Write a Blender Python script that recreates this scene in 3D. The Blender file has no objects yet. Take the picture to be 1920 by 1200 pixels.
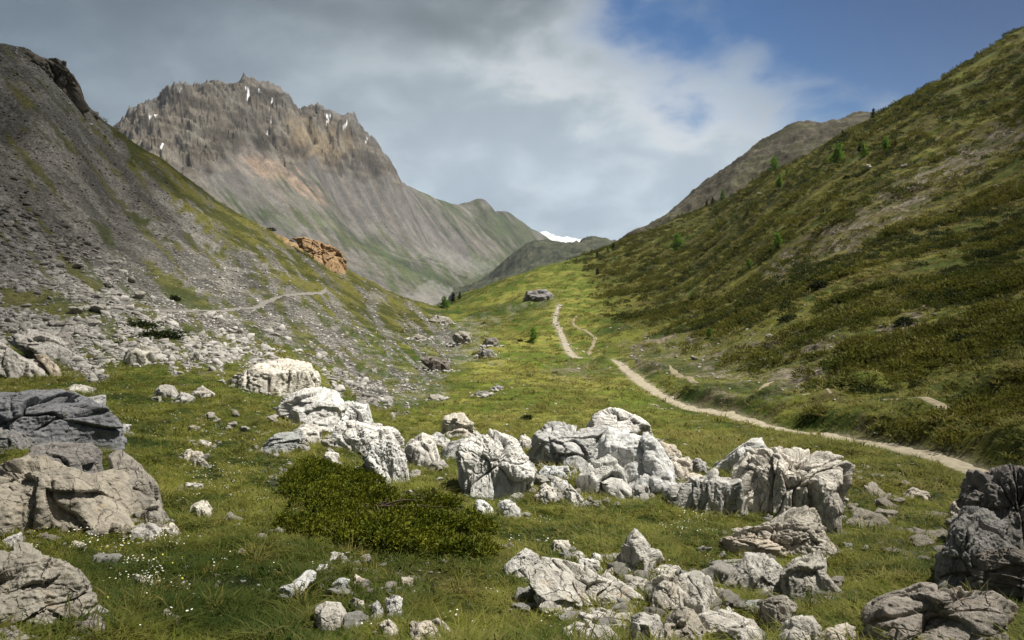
import bpy, math, random
import numpy as np
from math import radians, sin, cos, pi

random.seed(7)
RNG = np.random.default_rng(11)
scene = bpy.context.scene
COL = scene.collection

# ------------------------------------------------------------------ camera model
F = 1478.0                       # focal length in pixels of a 1920 px wide frame
PITCH = math.atan(160.0 / F)
CP, SP = cos(PITCH), sin(PITCH)

def ray(u, v):
    a = (np.asarray(u, float) - 960.0) / F
    c = (600.0 - np.asarray(v, float)) / F
    return a, CP + c * SP, -SP + c * CP

def axs(u, v):
    """pixel -> (x/y, z/y): the direction as tangents"""
    x, y, z = ray(u, v)
    return x / y, z / y

def unproject(x, y, z):
    """world -> pixel (used to look up the traced regions of the hillsides)"""
    cz = y * CP - z * SP
    cy = y * SP + z * CP
    return 960.0 + F * x / cz, 600.0 - F * cy / cz

# ------------------------------------------------------------------ noise
_PERM = np.random.default_rng(3).permutation(256).astype(np.int32)
_PERM = np.concatenate([_PERM, _PERM, _PERM])
_G = np.random.default_rng(4).normal(size=(256, 3)).astype(np.float32)
_G /= np.linalg.norm(_G, axis=1, keepdims=True)
_th = np.linspace(0, 2 * pi, 256, endpoint=False)
_G2 = np.stack([np.cos(_th), np.sin(_th)], 1).astype(np.float32)

def perlin2(x, y, seed=0):
    x = np.asarray(x, np.float32) + seed * 17.31
    y = np.asarray(y, np.float32) - seed * 9.77
    xi = np.floor(x).astype(np.int32); yi = np.floor(y).astype(np.int32)
    fx = x - xi; fy = y - yi
    xi &= 255; yi &= 255
    u = fx * fx * fx * (fx * (fx * 6 - 15) + 10); v = fy * fy * fy * (fy * (fy * 6 - 15) + 10)
    def g(ix, iy, dx, dy):
        h = _G2[_PERM[_PERM[ix & 255] + (iy & 255)]]
        return h[..., 0] * dx + h[..., 1] * dy
    n00 = g(xi, yi, fx, fy); n10 = g(xi + 1, yi, fx - 1, fy)
    n01 = g(xi, yi + 1, fx, fy - 1); n11 = g(xi + 1, yi + 1, fx - 1, fy - 1)
    return ((n00 + u * (n10 - n00)) * (1 - v) + (n01 + u * (n11 - n01)) * v) * 1.5

def perlin3(p, seed=0):
    p = np.asarray(p, np.float32) + np.float32(seed * 13.7)
    i = np.floor(p).astype(np.int32); f = p - i
    i &= 255
    w = f * f * f * (f * (f * 6 - 15) + 10)
    out = 0
    for dx in (0, 1):
        for dy in (0, 1):
            for dz in (0, 1):
                h = _PERM[_PERM[_PERM[(i[:, 0] + dx) & 255] + ((i[:, 1] + dy) & 255)] + ((i[:, 2] + dz) & 255)]
                gr = _G[h]
                d = gr[:, 0] * (f[:, 0] - dx) + gr[:, 1] * (f[:, 1] - dy) + gr[:, 2] * (f[:, 2] - dz)
                ww = (w[:, 0] if dx else 1 - w[:, 0]) * (w[:, 1] if dy else 1 - w[:, 1]) * (w[:, 2] if dz else 1 - w[:, 2])
                out = out + ww * d
    return out * 1.6

def fbm2(x, y, oct=4, seed=0, gain=.5, lac=2.03):
    r = 0; a = 1.0
    for k in range(oct):
        r = r + a * perlin2(x, y, seed + k); x = x * lac; y = y * lac; a *= gain
    return r

def ridged2(x, y, oct=4, seed=0, gain=.55):
    r = 0; a = 1.0
    for k in range(oct):
        r = r + a * (1 - np.abs(perlin2(x, y, seed + k)) * 2); x = x * 2.1; y = y * 2.1; a *= gain
    return r

def sstep(a, b, x):
    t = np.clip((x - a) / (b - a), 0, 1)
    return t * t * (3 - 2 * t)

def seg_dist(px, py, poly, closed=False):
    """distance to a polyline, the parameter along it and the signed side"""
    P = np.asarray(poly, float)
    if closed: P = np.vstack([P, P[:1]])
    best = np.full(px.shape, 1e18); side = np.zeros(px.shape)
    for (x0, y0), (x1, y1) in zip(P[:-1], P[1:]):
        dx, dy = x1 - x0, y1 - y0
        L = dx * dx + dy * dy + 1e-12
        t = np.clip(((px - x0) * dx + (py - y0) * dy) / L, 0, 1)
        ex, ey = px - x0 - t * dx, py - y0 - t * dy
        d = ex * ex + ey * ey
        m = d < best
        best = np.where(m, d, best)
        side = np.where(m, np.sign(dy * ex - dx * ey), side)
    return np.sqrt(best), side

def inside(px, py, poly):
    P = np.asarray(poly, float)
    r = np.zeros(px.shape, bool)
    j = len(P) - 1
    for i in range(len(P)):
        xi, yi = P[i]; xj, yj = P[j]
        if yi != yj:
            c = ((yi > py) != (yj > py)) & (px < (xj - xi) * (py - yi) / (yj - yi) + xi)
            r ^= c
        j = i
    return r

def sdf(px, py, poly):
    """signed distance, positive inside"""
    d, _ = seg_dist(px, py, poly, True)
    return np.where(inside(px, py, poly), d, -d)

# ------------------------------------------------------------------ thin plate spline
class TPS:
    def __init__(self, P, val, lam=1e-4):
        P = np.asarray(P, float); n = len(P)
        r = np.linalg.norm(P[:, None] - P[None], axis=2)
        A = np.zeros((n + 3, n + 3))
        A[:n, :n] = self.k(r) + lam * np.eye(n)
        A[:n, n] = 1; A[:n, n + 1:] = P; A[n, :n] = 1; A[n + 1:, :n] = P.T
        b = np.zeros(n + 3); b[:n] = val
        self.w = np.linalg.solve(A, b); self.P = P
    @staticmethod
    def k(r):
        return r * r * np.log(r + 1e-9)
    def __call__(self, a, b):
        sh = np.shape(a); a = np.ravel(a); b = np.ravel(b)
        out = np.empty(len(a)); n = len(self.P)
        for i in range(0, len(a), 40000):
            q = np.stack([a[i:i + 40000], b[i:i + 40000]], 1)
            r = np.sqrt((q[:, None, 0] - self.P[None, :, 0]) ** 2 + (q[:, None, 1] - self.P[None, :, 1]) ** 2)
            out[i:i + 40000] = self.k(r) @ self.w[:n] + self.w[n] + q @ self.w[n + 1:]
        return out.reshape(sh)

# ------------------------------------------------------------------ mesh / node helpers
def mesh_np(name, V, faces_list):
    """faces_list: list of int arrays of shape (n, k)"""
    me = bpy.data.meshes.new(name)
    V = np.asarray(V, np.float32)
    me.vertices.add(len(V)); me.vertices.foreach_set('co', V.ravel())
    tot = [np.full(len(f), f.shape[1], np.int32) for f in faces_list if len(f)]
    idx = np.concatenate([f.ravel() for f in faces_list if len(f)]).astype(np.int32)
    tot = np.concatenate(tot)
    st = np.concatenate([[0], np.cumsum(tot)[:-1]]).astype(np.int32)
    me.loops.add(len(idx)); me.loops.foreach_set('vertex_index', idx)
    me.polygons.add(len(tot)); me.polygons.foreach_set('loop_start', st)
    me.polygons.foreach_set('loop_total', tot)
    me.update(calc_edges=True); me.validate()
    return me

def smooth(me, on=True):
    me.polygons.foreach_set('use_smooth', np.full(len(me.polygons), on))

def color_attr(me, name, rgb):
    rgb = np.asarray(rgb, np.float32)
    if rgb.shape[1] == 3: rgb = np.concatenate([rgb, np.ones((len(rgb), 1), np.float32)], 1)
    at = me.attributes.new(name, 'FLOAT_COLOR', 'POINT')
    at.data.foreach_set('color', rgb.ravel())

def link(name, me, mat=None, parent=None, loc=None):
    o = bpy.data.objects.new(name, me); COL.objects.link(o)
    if mat is not None and me is not None and not me.materials: me.materials.append(mat)
    if parent is not None: o.parent = parent
    if loc is not None: o.location = loc
    return o

def tag(o, label=None, cat=None, group=None, kind=None):
    if label: o['label'] = label
    if cat: o['category'] = cat
    if group: o['group'] = group
    if kind: o['kind'] = kind
    return o

def grid_faces(nr, nc):
    i = np.arange(nr - 1)[:, None] * nc + np.arange(nc - 1)[None]
    i = i.ravel()
    return np.stack([i, i + 1, i + nc + 1, i + nc], 1)

class NT:
    """small shader-node builder"""
    def __init__(self, tree): self.t = tree
    def n(self, typ, **kw):
        nd = self.t.nodes.new(typ)
        for k, v in kw.items(): setattr(nd, k, v)
        return nd
    def link(self, a, b): self.t.links.new(a, b)
    def put(self, sock, v):
        if hasattr(v, 'is_output') or isinstance(v, bpy.types.NodeSocket): self.link(v, sock)
        else:
            if sock.type == 'RGBA' and hasattr(v, '__len__') and len(v) == 3: v = (*v, 1)
            sock.default_value = v
    def math(self, op, a, b=0.0, c=None, clamp=False):
        nd = self.n('ShaderNodeMath', operation=op, use_clamp=clamp)
        self.put(nd.inputs[0], a); self.put(nd.inputs[1], b)
        if c is not None: self.put(nd.inputs[2], c)
        return nd.outputs[0]
    def vmath(self, op, a, b):
        nd = self.n('ShaderNodeVectorMath', operation=op)
        self.put(nd.inputs[0], a); self.put(nd.inputs[1], b)
        return nd.outputs[0]
    def noise(self, vec, scale, detail=4, rough=.55, dist=0.0, out=0):
        nd = self.n('ShaderNodeTexNoise')
        if vec is not None: self.link(vec, nd.inputs['Vector'])
        nd.inputs['Scale'].default_value = scale; nd.inputs['Detail'].default_value = detail
        nd.inputs['Roughness'].default_value = rough; nd.inputs['Distortion'].default_value = dist
        return nd.outputs[out]
    def range(self, v, a, b, c=0.0, d=1.0, smooth=True):
        nd = self.n('ShaderNodeMapRange', interpolation_type='SMOOTHSTEP' if smooth else 'LINEAR')
        self.put(nd.inputs[0], v)
        for i, x in enumerate((a, b, c, d)): self.put(nd.inputs[1 + i], x)
        return nd.outputs[0]
    def mix(self, f, a, b, mode='MIX'):
        nd = self.n('ShaderNodeMix', data_type='RGBA', blend_type=mode)
        self.put(nd.inputs[0], f); self.put(nd.inputs[6], a); self.put(nd.inputs[7], b)
        return nd.outputs[2]
    def bump(self, h, strength=.5, dist=.1, normal=None):
        nd = self.n('ShaderNodeBump')
        nd.inputs['Strength'].default_value = strength; nd.inputs['Distance'].default_value = dist
        self.link(h, nd.inputs['Height'])
        if normal is not None: self.link(normal, nd.inputs['Normal'])
        return nd.outputs[0]

def new_mat(name):
    m = bpy.data.materials.new(name); m.use_nodes = True
    m.node_tree.nodes.clear()
    nt = NT(m.node_tree)
    out = nt.n('ShaderNodeOutputMaterial')
    return m, nt, out

def principled(nt, out, color, rough=.9, spec=.2, normal=None):
    b = nt.n('ShaderNodeBsdfPrincipled')
    nt.put(b.inputs['Base Color'], color); nt.put(b.inputs['Roughness'], rough)
    b.inputs['Specular IOR Level'].default_value = spec
    if normal is not None: nt.link(normal, b.inputs['Normal'])
    nt.link(b.outputs[0], out.inputs[0])
    return b
# ------------------------------------------------------------------ the near valley: control points (u, v, distance)
CTRL = [
 # ground under and in front of the camera
 (-300,1400,2.0),(960,1500,2.0),(2200,1400,2.0),(960,2300,1.0),
 (0,1200,6.3),(500,1200,6.6),(960,1200,6.8),(1400,1200,6.8),(1920,1200,6.3),(-500,1150,6.0),(2450,1150,6.2),
 (100,1000,10.2),(400,1000,11),(700,960,12.3),(1000,1000,11.5),(1300,990,12.2),(1650,1000,12),(1900,1000,10.8),
 # left flat and scree
 (0,850,16.5),(300,850,18.5),(300,760,27),(0,750,25),(0,690,36),(150,660,43),(0,600,58),(-300,620,45),
 (330,570,88),(150,500,92),(0,400,104),(0,250,145),(-300,250,120),(-300,60,160),(300,480,130),(200,350,165),(420,480,165),
 (500,680,46),(600,720,44),(750,720,52),(520,560,125),(600,560,150),(400,700,36),
 # left ridge
 (-300,-150,185),(0,85,185),(60,103,192),(120,150,203),(180,211,222),(300,298,243),(400,370,262),(500,432,280),(575,470,287),(640,502,291),(700,533,293),(740,552,293),(785,567,292),(830,575,291),
 # valley axis
 (700,850,20.5),(1000,850,21),(1000,780,36),(1000,740,46),(850,760,42),(850,660,98),(920,640,118),(1000,700,63),(1000,650,100),(990,610,150),(960,575,215),
 (870,620,150),(780,610,175),(700,600,160),(900,590,215),
 # along the path
 (1155,677,78),(1300,770,42),(1400,786,37),(1500,810,33),(1600,828,29.5),(1700,845,26.5),(1860,885,22.3),(1110,672,84),(1070,665,90),(1045,605,150),(1050,568,200),
 # right hillside
 (1450,850,24.5),(1650,900,19),(1600,700,43),(1900,700,33),(1750,780,31),(2300,700,28),(1900,500,66),(2300,450,55),(1900,300,112),(1900,150,162),(2300,100,120),(1600,500,86),(1600,350,145),(1750,330,125),
 (1300,550,160),(1300,450,262),(1200,620,112),(1400,620,76),(1150,520,245),(1450,420,165),(1250,690,66),
 # right ridge
 (2400,-220,190),(1920,55,205),(1800,130,222),(1700,187,240),(1640,222,258),(1560,268,285),(1450,325,325),(1300,398,380),(1200,440,425),(1150,462,440),(1100,480,430),(1060,490,415),(1000,507,390),(940,526,360),(900,540,345),(870,552,330),(845,566,310),
]
def drop(u, d, z):                       # ground behind the skyline, by its height
    x, s = axs(u, 440)
    return (u, d, z)
CA = 4.0
ctrl_a, ctrl_b, ctrl_s = [], [], []
for u, v, d in CTRL:
    a, s = axs(u, v)
    ctrl_a.append(a * CA); ctrl_b.append(math.log(d)); ctrl_s.append(s)
for u, d, z in [(-300,240,20),(0,235,20),(180,275,8),(400,320,-20),(640,350,-45),(740,350,-55),(830,350,-60),
                (2400,250,50),(1920,262,34),(1700,310,18),(1560,360,5),(1300,480,-35),(1150,540,-52),(1060,520,-60),(940,450,-62),(870,415,-62),(845,380,-60),
                (-300,600,-110),(300,650,-120),(800,650,-130),(1000,750,-130),(1300,800,-120),(1700,700,-90),(2400,600,-60),
                (-300,1700,-200),(500,1700,-200),(960,1700,-190),(1500,1700,-150),(2400,1700,-150)]:
    a = (u - 960) / F
    ctrl_a.append(a * CA); ctrl_b.append(math.log(d)); ctrl_s.append(z / d)
CREST = [(u, v) for u, v, d in CTRL if (v < 577 and ((u <= 830 and 170 < d < 300 and v < 576 and (u, v) not in ((520, 560), (600, 560))) or (u >= 845 and d > 188 and (u, v) not in ((1300, 450), (1150, 520), (990, 610), (960, 575), (900, 590), (1050, 568)))))]
CR = [i for i, c in enumerate(CTRL) if (c[0], c[1]) in CREST and (c[0], c[1], c[2]) not in ((700, 600, 160),)]
for it in range(7):                     # settle the crests so that the skyline passes where it was traced
    BASE = TPS(np.stack([ctrl_a, ctrl_b], 1), ctrl_s, 2e-5)
    dd_ = np.exp(np.linspace(math.log(90), math.log(700), 160))
    for i in CR:
        sil = BASE(np.full(160, ctrl_a[i]), np.log(dd_)).max()
        ctrl_s[i] -= .8 * (sil - axs(CTRL[i][0], CTRL[i][1])[1])

def base_h(x, y):
    return y * BASE(x / y * CA, np.log(y))

def hit(u, v, hfun, d0=2.0, d1=560.0, n=700):
    """first point where the line of sight through a pixel meets the ground"""
    a, s = axs(u, v)
    d = np.exp(np.linspace(math.log(d0), math.log(d1), n))
    g = hfun(a * d, d) / d - s
    k = np.nonzero(g > 0)[0]
    if len(k) == 0 or k[0] == 0:
        m = d < 460
        i = int(np.argmax(np.where(m & (d > 8), g, -9)))
        return np.array([a * d[i], d[i], hfun(np.array([a * d[i]]), np.array([d[i]]))[0]])
    i = k[0]; t = -g[i - 1] / (g[i] - g[i - 1]); dd = d[i - 1] + t * (d[i] - d[i - 1])
    return np.array([a * dd, dd, s * dd])

# ------------------------------------------------------------------ trails
TRAILS = {
 'path': ([(1990,925),(1935,907),(1880,891),(1800,868),(1700,843),(1600,823),(1500,809),(1440,799),(1390,784),(1345,771),(1300,767),(1260,752),(1220,730),(1190,706),(1170,689),(1153,677),(1132,673),(1110,673),(1088,671),(1072,667),(1060,648),(1050,618),(1040,606),(1041,592),(1048,570)], .85),
 'branch': ([(1345,741),(1310,732),(1282,722),(1262,704),(1255,694)], .55),
 'middle': ([(1556,775),(1530,762),(1500,752),(1465,750),(1435,745),(1432,728),(1450,716)], .55),
 'upper': ([(1812,806),(1760,790),(1715,776),(1680,768),(1650,765)], .5),
 'loop': ([(1103,668),(1112,645),(1118,634),(1100,622),(1080,614),(1072,604),(1082,592)], .5),
 'scree': ([(235,582),(300,584),(370,582),(430,580),(490,573),(530,556),(565,552),(600,553),(612,545)], .9),
}
TR_W = {}
def resample(P, step):
    P = np.asarray(P, float)
    L = np.concatenate([[0], np.cumsum(np.linalg.norm(np.diff(P[:, :2], axis=0), axis=1))])
    t = np.arange(0, L[-1], step)
    return np.stack([np.interp(t, L, P[:, k]) for k in range(P.shape[1])], 1)
def smooth_line(P, it=2):
    P = np.asarray(P, float)
    for _ in range(it):
        Q = [P[0]]
        for p, q in zip(P[:-1], P[1:]): Q += [.75 * p + .25 * q, .25 * p + .75 * q]
        Q.append(P[-1]); P = np.array(Q)
    return P
for k, (pix, w) in TRAILS.items():
    W = np.array([hit(u, v, base_h) for u, v in pix])
    TR_W[k] = (smooth_line(W[:, :2]), w)
MAIN = TR_W['path'][0][::2]

# ------------------------------------------------------------------ final height of the ground
R_SCREE = [(-900,-400),(-200,-160),(0,30),(80,60),(150,130),(205,210),(245,290),(300,352),(380,425),(470,490),(540,535),(600,590),(660,650),(720,715),(765,755),(735,775),(690,752),(640,730),(590,690),(520,668),(440,690),(390,700),(300,672),(230,680),(190,705),(120,690),(40,650),(-100,600),(-900,500)]
def scree_sd(u, v):
    n = fbm2(u / 60, v / 60, 3, 5) * 26 + fbm2(u / 22, v / 22, 3, 15) * 16
    return sdf(u, v, R_SCREE) + n

HUMPS = []
for u, v, w, hgt in [(1545,772,95,.55),(1605,722,110,.7),(1760,735,190,.6),(1880,718,150,.7),(1700,790,150,.45),(1440,765,60,.4),(1230,700,50,.8),(1130,690,50,.9),(1000,690,60,.8),(1420,690,80,.5),(1340,755,60,.5),(1150,745,120,.5),(1250,790,90,.35),(1560,855,120,.25)]:
    q = hit(u, v, base_h); HUMPS.append((q[0], q[1], w * q[1] / F * .5, w * q[1] / F * .42, hgt))
def ground_h(x, y, detail=True):
    z = base_h(x, y)
    for hx, hy, sx, sy, hh in HUMPS:
        dx, dy = (x - hx) / sx, (y - hy) / sy
        z = z + hh * np.exp(-(dx * dx + dy * dy) * (1 + .3 * (dy < 0)))
    dm, sm = seg_dist(x, y, MAIN)
    damp = sstep(.5, 2.2, dm)
    for k in ('branch', 'middle', 'upper', 'loop', 'scree'):
        dk, _ = seg_dist(x, y, TR_W[k][0][::3])
        damp = damp * (.25 + .75 * sstep(.3, 1.5, dk))
    far = sstep(30, 120, y)
    right = sstep(4, 22, x - .04 * y)            # the hillside right of the path
    z = z + damp * (fbm2(x / 23, y / 23, 2, 1) * (.16 + .9 * far) + fbm2(x / 6.5, y / 6.5, 2, 9) * (.10 + .50 * far * (1 - right) + .30 * right))
    z = z + damp * right * (ridged2(x / 9, y / 9 + .35 * x / 9, 3, 31) - 1) * .16
    n1 = fbm2(x / 1.7, y / 1.7, 3, 21)
    z = z + damp * n1 * (.05 + .05 * (1 - sstep(20, 45, y)) + .09 * right + .05 * far)
    z = z + damp * fbm2(x / .38, y / .38, 2, 41) * .016
    # the bank cut above the path and the lip below it
    near = 1 - sstep(45, 75, y)
    up = (sm * np.where(True, 1, 1)) > 0
    q = dm * sm
    z = z + near * .75 * sstep(.55, 1.5, q) * (1 - sstep(2.6, 7, q)) * (.75 + .5 * perlin2(x / 3, y / 3, 77))
    z = z - .07 * (1 - sstep(.3, .75, dm))
    return z

def build_ground():
    nr, nc = 1000, 760
    rows = np.exp(np.concatenate([np.linspace(math.log(.8), math.log(5), 60, endpoint=False), np.linspace(math.log(5), math.log(470), nr - 110, endpoint=False), np.linspace(math.log(470), math.log(9000), 50)]))
    cols = np.concatenate([np.linspace(-1.25, -.72, 40, endpoint=False), np.linspace(-.72, .72, nc - 80, endpoint=False), np.linspace(.72, 1.25, 40)])
    Y, A = np.meshgrid(rows, cols, indexing='ij')
    X = A * Y
    xf, yf = X.ravel(), Y.ravel()
    z = ground_h(xf, yf)
    zf = -200 + 0 * z
    t = sstep(900, 1700, yf)
    z = z * (1 - t) + zf * t
    u, v = unproject(xf, yf, np.minimum(z, yf * .6))
    return xf, yf, z, u, v, nr, nc

GX, GY, GZ, GU, GV, NR, NC = build_ground()
ROWS = GY.reshape(NR, NC)[:, 0]; COLS = (GX / GY).reshape(NR, NC)[0]
ZG = GZ.reshape(NR, NC)
def surf(x, y):
    """height of the ground MESH at x, y (bilinear in its own grid)"""
    x = np.asarray(x, float); y = np.asarray(y, float)
    a = x / y
    i = np.clip(np.searchsorted(ROWS, y) - 1, 0, NR - 2); j = np.clip(np.searchsorted(COLS, a) - 1, 0, NC - 2)
    fi = (y - ROWS[i]) / (ROWS[i + 1] - ROWS[i]); fj = (a - COLS[j]) / (COLS[j + 1] - COLS[j])
    return (ZG[i, j] * (1 - fi) + ZG[i + 1, j] * fi) * (1 - fj) + (ZG[i, j + 1] * (1 - fi) + ZG[i + 1, j + 1] * fi) * fj

# ------------------------------------------------------------------ ground colour
STREAKS = [  # green tongues in the scree
 [(100,470),(140,490),(190,530),(205,560),(170,545),(125,510)],[(240,400),(275,408),(290,432),(262,425)],[(270,500),(330,520),(400,570),(420,588),(360,585),(300,545)],
 [(300,435),(335,455),(345,470),(310,455)],[(375,455),(430,480),(450,500),(400,480)],[(460,505),(500,525),(505,535),(465,520)],
 [(0,540),(60,545),(130,560),(205,590),(150,600),(60,580),(0,580)],[(230,590),(270,598),(330,640),(338,652),(300,645),(250,615)],
 [(190,680),(260,672),(300,700),(250,705)],[(400,700),(470,690),(520,740),(420,740)],[(470,540),(520,560),(505,565),(470,550)],[(540,600),(600,640),(590,650),(550,625)],
 [(130,200),(200,260),(210,275),(150,225)],[(330,600),(400,625),(420,640),(350,620)],[(560,560),(600,575),(580,580)],[(0,560),(90,545),(200,585),(120,600)],[(500,640),(560,655),(560,668),(510,660)],
]
BARE = [ # eroded gravel on the right hillside
 ([(1925,205),(1925,260),(1790,345),(1690,420),(1600,470),(1500,500),(1460,530),(1420,520),(1500,455),(1610,400),(1690,330),(1800,275)], .62),
 ([(1150,655),(1230,632),(1330,640),(1420,620),(1560,600),(1600,640),(1560,700),(1480,735),(1430,745),(1330,735),(1280,715),(1200,690)], .5),
 ([(1560,690),(1600,665),(1560,700),(1490,735),(1430,745),(1450,715)], 1.0),
 ([(1640,625),(1740,575),(1720,605),(1660,640)], .9),
 ([(1170,665),(1290,622),(1300,632),(1190,685)], .8),
 ([(1020,690),(1140,668),(1160,700),(1060,715)], .5),
]
RUBBLE = [ # stony turf in the middle of the valley
 ([(780,640),(870,600),(930,590),(1040,560),(960,575),(900,640),(930,670),(860,690),(800,670)], .36),
 ([(690,690),(760,680),(830,700),(840,745),(750,760)], .34),
 ([(600,590),(660,620),(800,720),(760,740),(680,680)], .32),
 ([(1590,925),(1760,930),(1800,1000),(1760,1075),(1690,1050),(1600,985)], .35),
 ([(500,880),(590,870),(600,895),(510,905)], .8),([(580,1030),(760,1040),(800,1100),(700,1110),(580,1090)], .45),
]
def ground_color():
    x, y, u, v = GX, GY, GU, GV
    nb = fbm2(x / 14, y / 14, 3, 50); nm = fbm2(x / 3.1, y / 3.1, 4, 51); nf = fbm2(x / .7, y / .7, 3, 52)
    sc = np.clip(sstep(-9, 9, scree_sd(u, v)), 0, 1) * (u < 800) * (v < 800) * (y > 18)
    jit = fbm2(u / 16, v / 16, 3, 60) * 9
    green_s = np.zeros_like(x)
    for P in STREAKS:
        green_s = np.maximum(green_s, sstep(-4, 5, sdf(u, v, P) + jit))
    # natural tongues along the fall line
    fl = fbm2((u - v * .9) / 26, (u + v) / 150, 3, 61)
    green_s = np.maximum(green_s, .85 * sstep(.22, .42, fl + .30 * sstep(520, 680, v) + .25 * nm - .08))
    sc = sc * (1 - .9 * green_s)
    run = sstep(-10, 14, sdf(u, v, [(250,285),(330,330),(420,392),(520,446),(640,512),(760,566),(835,590),(872,640),(840,700),(770,750),(700,690),(600,600),(450,480)]) + jit)
    run = run * sstep(-.05, .30, fbm2((u - v * .95) / 15, (u + v) / 120, 4, 62) + .35 * nm - .25 * sstep(80, 20, seg_dist(u, v, [(230,250),(400,372),(500,432),(640,502)])[0]) + .10)
    sc = np.maximum(sc, .85 * run * (y > 40))
    right = sstep(3, 16, x - 9 - .03 * y) * (v < 905)
    bare = np.zeros_like(x)
    for P, k in BARE:
        bare = np.maximum(bare, k * sstep(-14, 12, sdf(u, v, P) + jit * 2))
    rub = np.zeros_like(x)
    for P, k in RUBBLE:
        rub = np.maximum(rub, k * sstep(-12, 12, sdf(u, v, P) + jit * 2))
    # turf
    c = lambda r, g, b: np.array([r, g, b])[None]
    t = sstep(-.35, .5, nb + .6 * nm)[:, None]
    turf = c(.034, .054, .008) * (1 - t) + c(.120, .130, .022) * t
    soil = sstep(.25, .7, nm + .5 * nf)[:, None]
    turf = turf * (1 - .65 * soil) + c(.075, .058, .030) * .65 * soil
    # sunlit pool on the valley floor, painted into the turf as brighter yellow
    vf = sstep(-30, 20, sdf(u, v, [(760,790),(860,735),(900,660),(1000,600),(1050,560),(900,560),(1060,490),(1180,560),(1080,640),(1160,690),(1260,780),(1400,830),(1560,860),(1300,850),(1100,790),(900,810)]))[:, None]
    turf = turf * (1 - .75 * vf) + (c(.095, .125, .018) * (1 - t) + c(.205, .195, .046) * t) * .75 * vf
    # heath of the right hillside
    h1 = sstep(-.25, .35, fbm2(x / 16 + y / 30, y / 4.5, 4, 70))[:, None]
    h2 = sstep(.02, .5, fbm2(x / 10 + y / 20, y / 2.6, 3, 71) + .3 * nb)[:, None]
    h3 = sstep(.05, .55, fbm2(x / 9 + y / 18, y / 1.7, 3, 72))[:, None]
    heath = c(.062, .058, .014) * (1 - h1) + c(.048, .064, .010) * h1
    heath = heath * (1 - .75 * h2) + c(.138, .135, .026) * .75 * h2
    heath = heath * (1 - .5 * h3) + c(.060, .040, .020) * .5 * h3
    cb = (sstep(80, 170, y) * sstep(860, 760, u))[:, None]
    turf = turf * (1 - .8 * cb) + (c(.042, .042, .012) * (1 - t) + c(.088, .080, .022) * t) * .8 * cb
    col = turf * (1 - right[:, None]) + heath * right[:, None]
    b = np.clip(bare * (.55 + .9 * sstep(-.3, .4, nm)), 0, 1)[:, None]
    col = col * (1 - b) + (c(.070, .056, .040) + c(.085, .078, .066) * sstep(.1, .6, nf + nm)[:, None]) * b
    r = np.clip(rub * (.4 + 1.1 * sstep(-.2, .4, nm + nf)), 0, 1)[:, None]
    col = col * (1 - r) + c(.19, .178, .155) * r
    # scree: darker, browner high up, pale rubble low down
    lo = sstep(-40, 90, sdf(u, v, [(-300,280),(60,380),(200,480),(330,600),(560,660),(740,760),(500,700),(0,720),(-300,720)]))[:, None]
    g = sstep(-.4, .5, fbm2(x / 9, y / 9, 4, 80) + .4 * nf)[:, None]
    scr = c(.080, .076, .068) * (1 - g) + c(.142, .135, .121) * g
    scr = scr * (1 - .75 * lo) + (c(.20, .19, .175) * (1 - g) + c(.33, .315, .29) * g) * .75 * lo
    stripe = sstep(.0, .45, fbm2((u - v * .95) / 30, (u + v) / 300, 3, 81))[:, None]
    scr = scr * (1 - .25 * stripe)
    ing = (np.clip(sstep(-9, 9, scree_sd(u, v)), 0, 1) * (u < 800) * (v < 800) * (y > 18))[:, None]
    col = col * (1 - .7 * ing) + (c(.040, .046, .012) * (1 - t) + c(.085, .080, .022) * t) * .7 * ing
    s = sc[:, None]
    col = col * (1 - s) + scr * s
    # far side band of grass along the left crest is plain turf, a little brighter
    # trails: trodden earth beside the path
    dm, _ = seg_dist(x, y, MAIN)
    e = (1 - sstep(.35, .85 + .5 * nm, dm))[:, None] * .7
    col = col * (1 - e) + c(.26, .225, .16) * e
    oc = (sstep(-6, 7, sdf(u, v, [(488,414),(520,424),(560,440),(600,452),(640,470),(648,505),(620,502),(590,482),(555,462),(520,442)]) + jit * .6) * (y > 200))[:, None]
    col = col * (1 - oc) + (c(.34, .22, .115) * (1 + .4 * nf[:, None])) * oc
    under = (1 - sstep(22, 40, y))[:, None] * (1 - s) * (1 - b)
    col = col * (1 - .45 * under)                     # ground colour darker close by, deepening the gaps between the blades
    corner_shade = np.exp(-(((x + 3.2) / 3.4) ** 2 + ((y - 8.2) / 3.2) ** 2)) + np.exp(-(((x - 6.5) / 2.6) ** 2 + ((y - 8) / 3) ** 2))
    col = col * (1 - .45 * np.clip(corner_shade, 0, 1))[:, None]  # foreground corner shade painted into the ground colour as two dark patches
    far = sstep(480, 900, y)[:, None]
    col = col * (1 - far) + c(.05, .06, .035) * far
    return np.clip(col, 0.004, .8), sc, right, np.clip(bare, 0, 1), np.clip(rub, 0, 1), vf[:, 0]

GC, G_SC, G_RIGHT, G_BARE, G_RUB, G_VF = ground_color()

def near_idx(x, y):
    a = x / y
    i = np.clip(np.searchsorted(ROWS, y), 0, NR - 1); j = np.clip(np.searchsorted(COLS, a), 0, NC - 1)
    return i * NC + j

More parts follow.
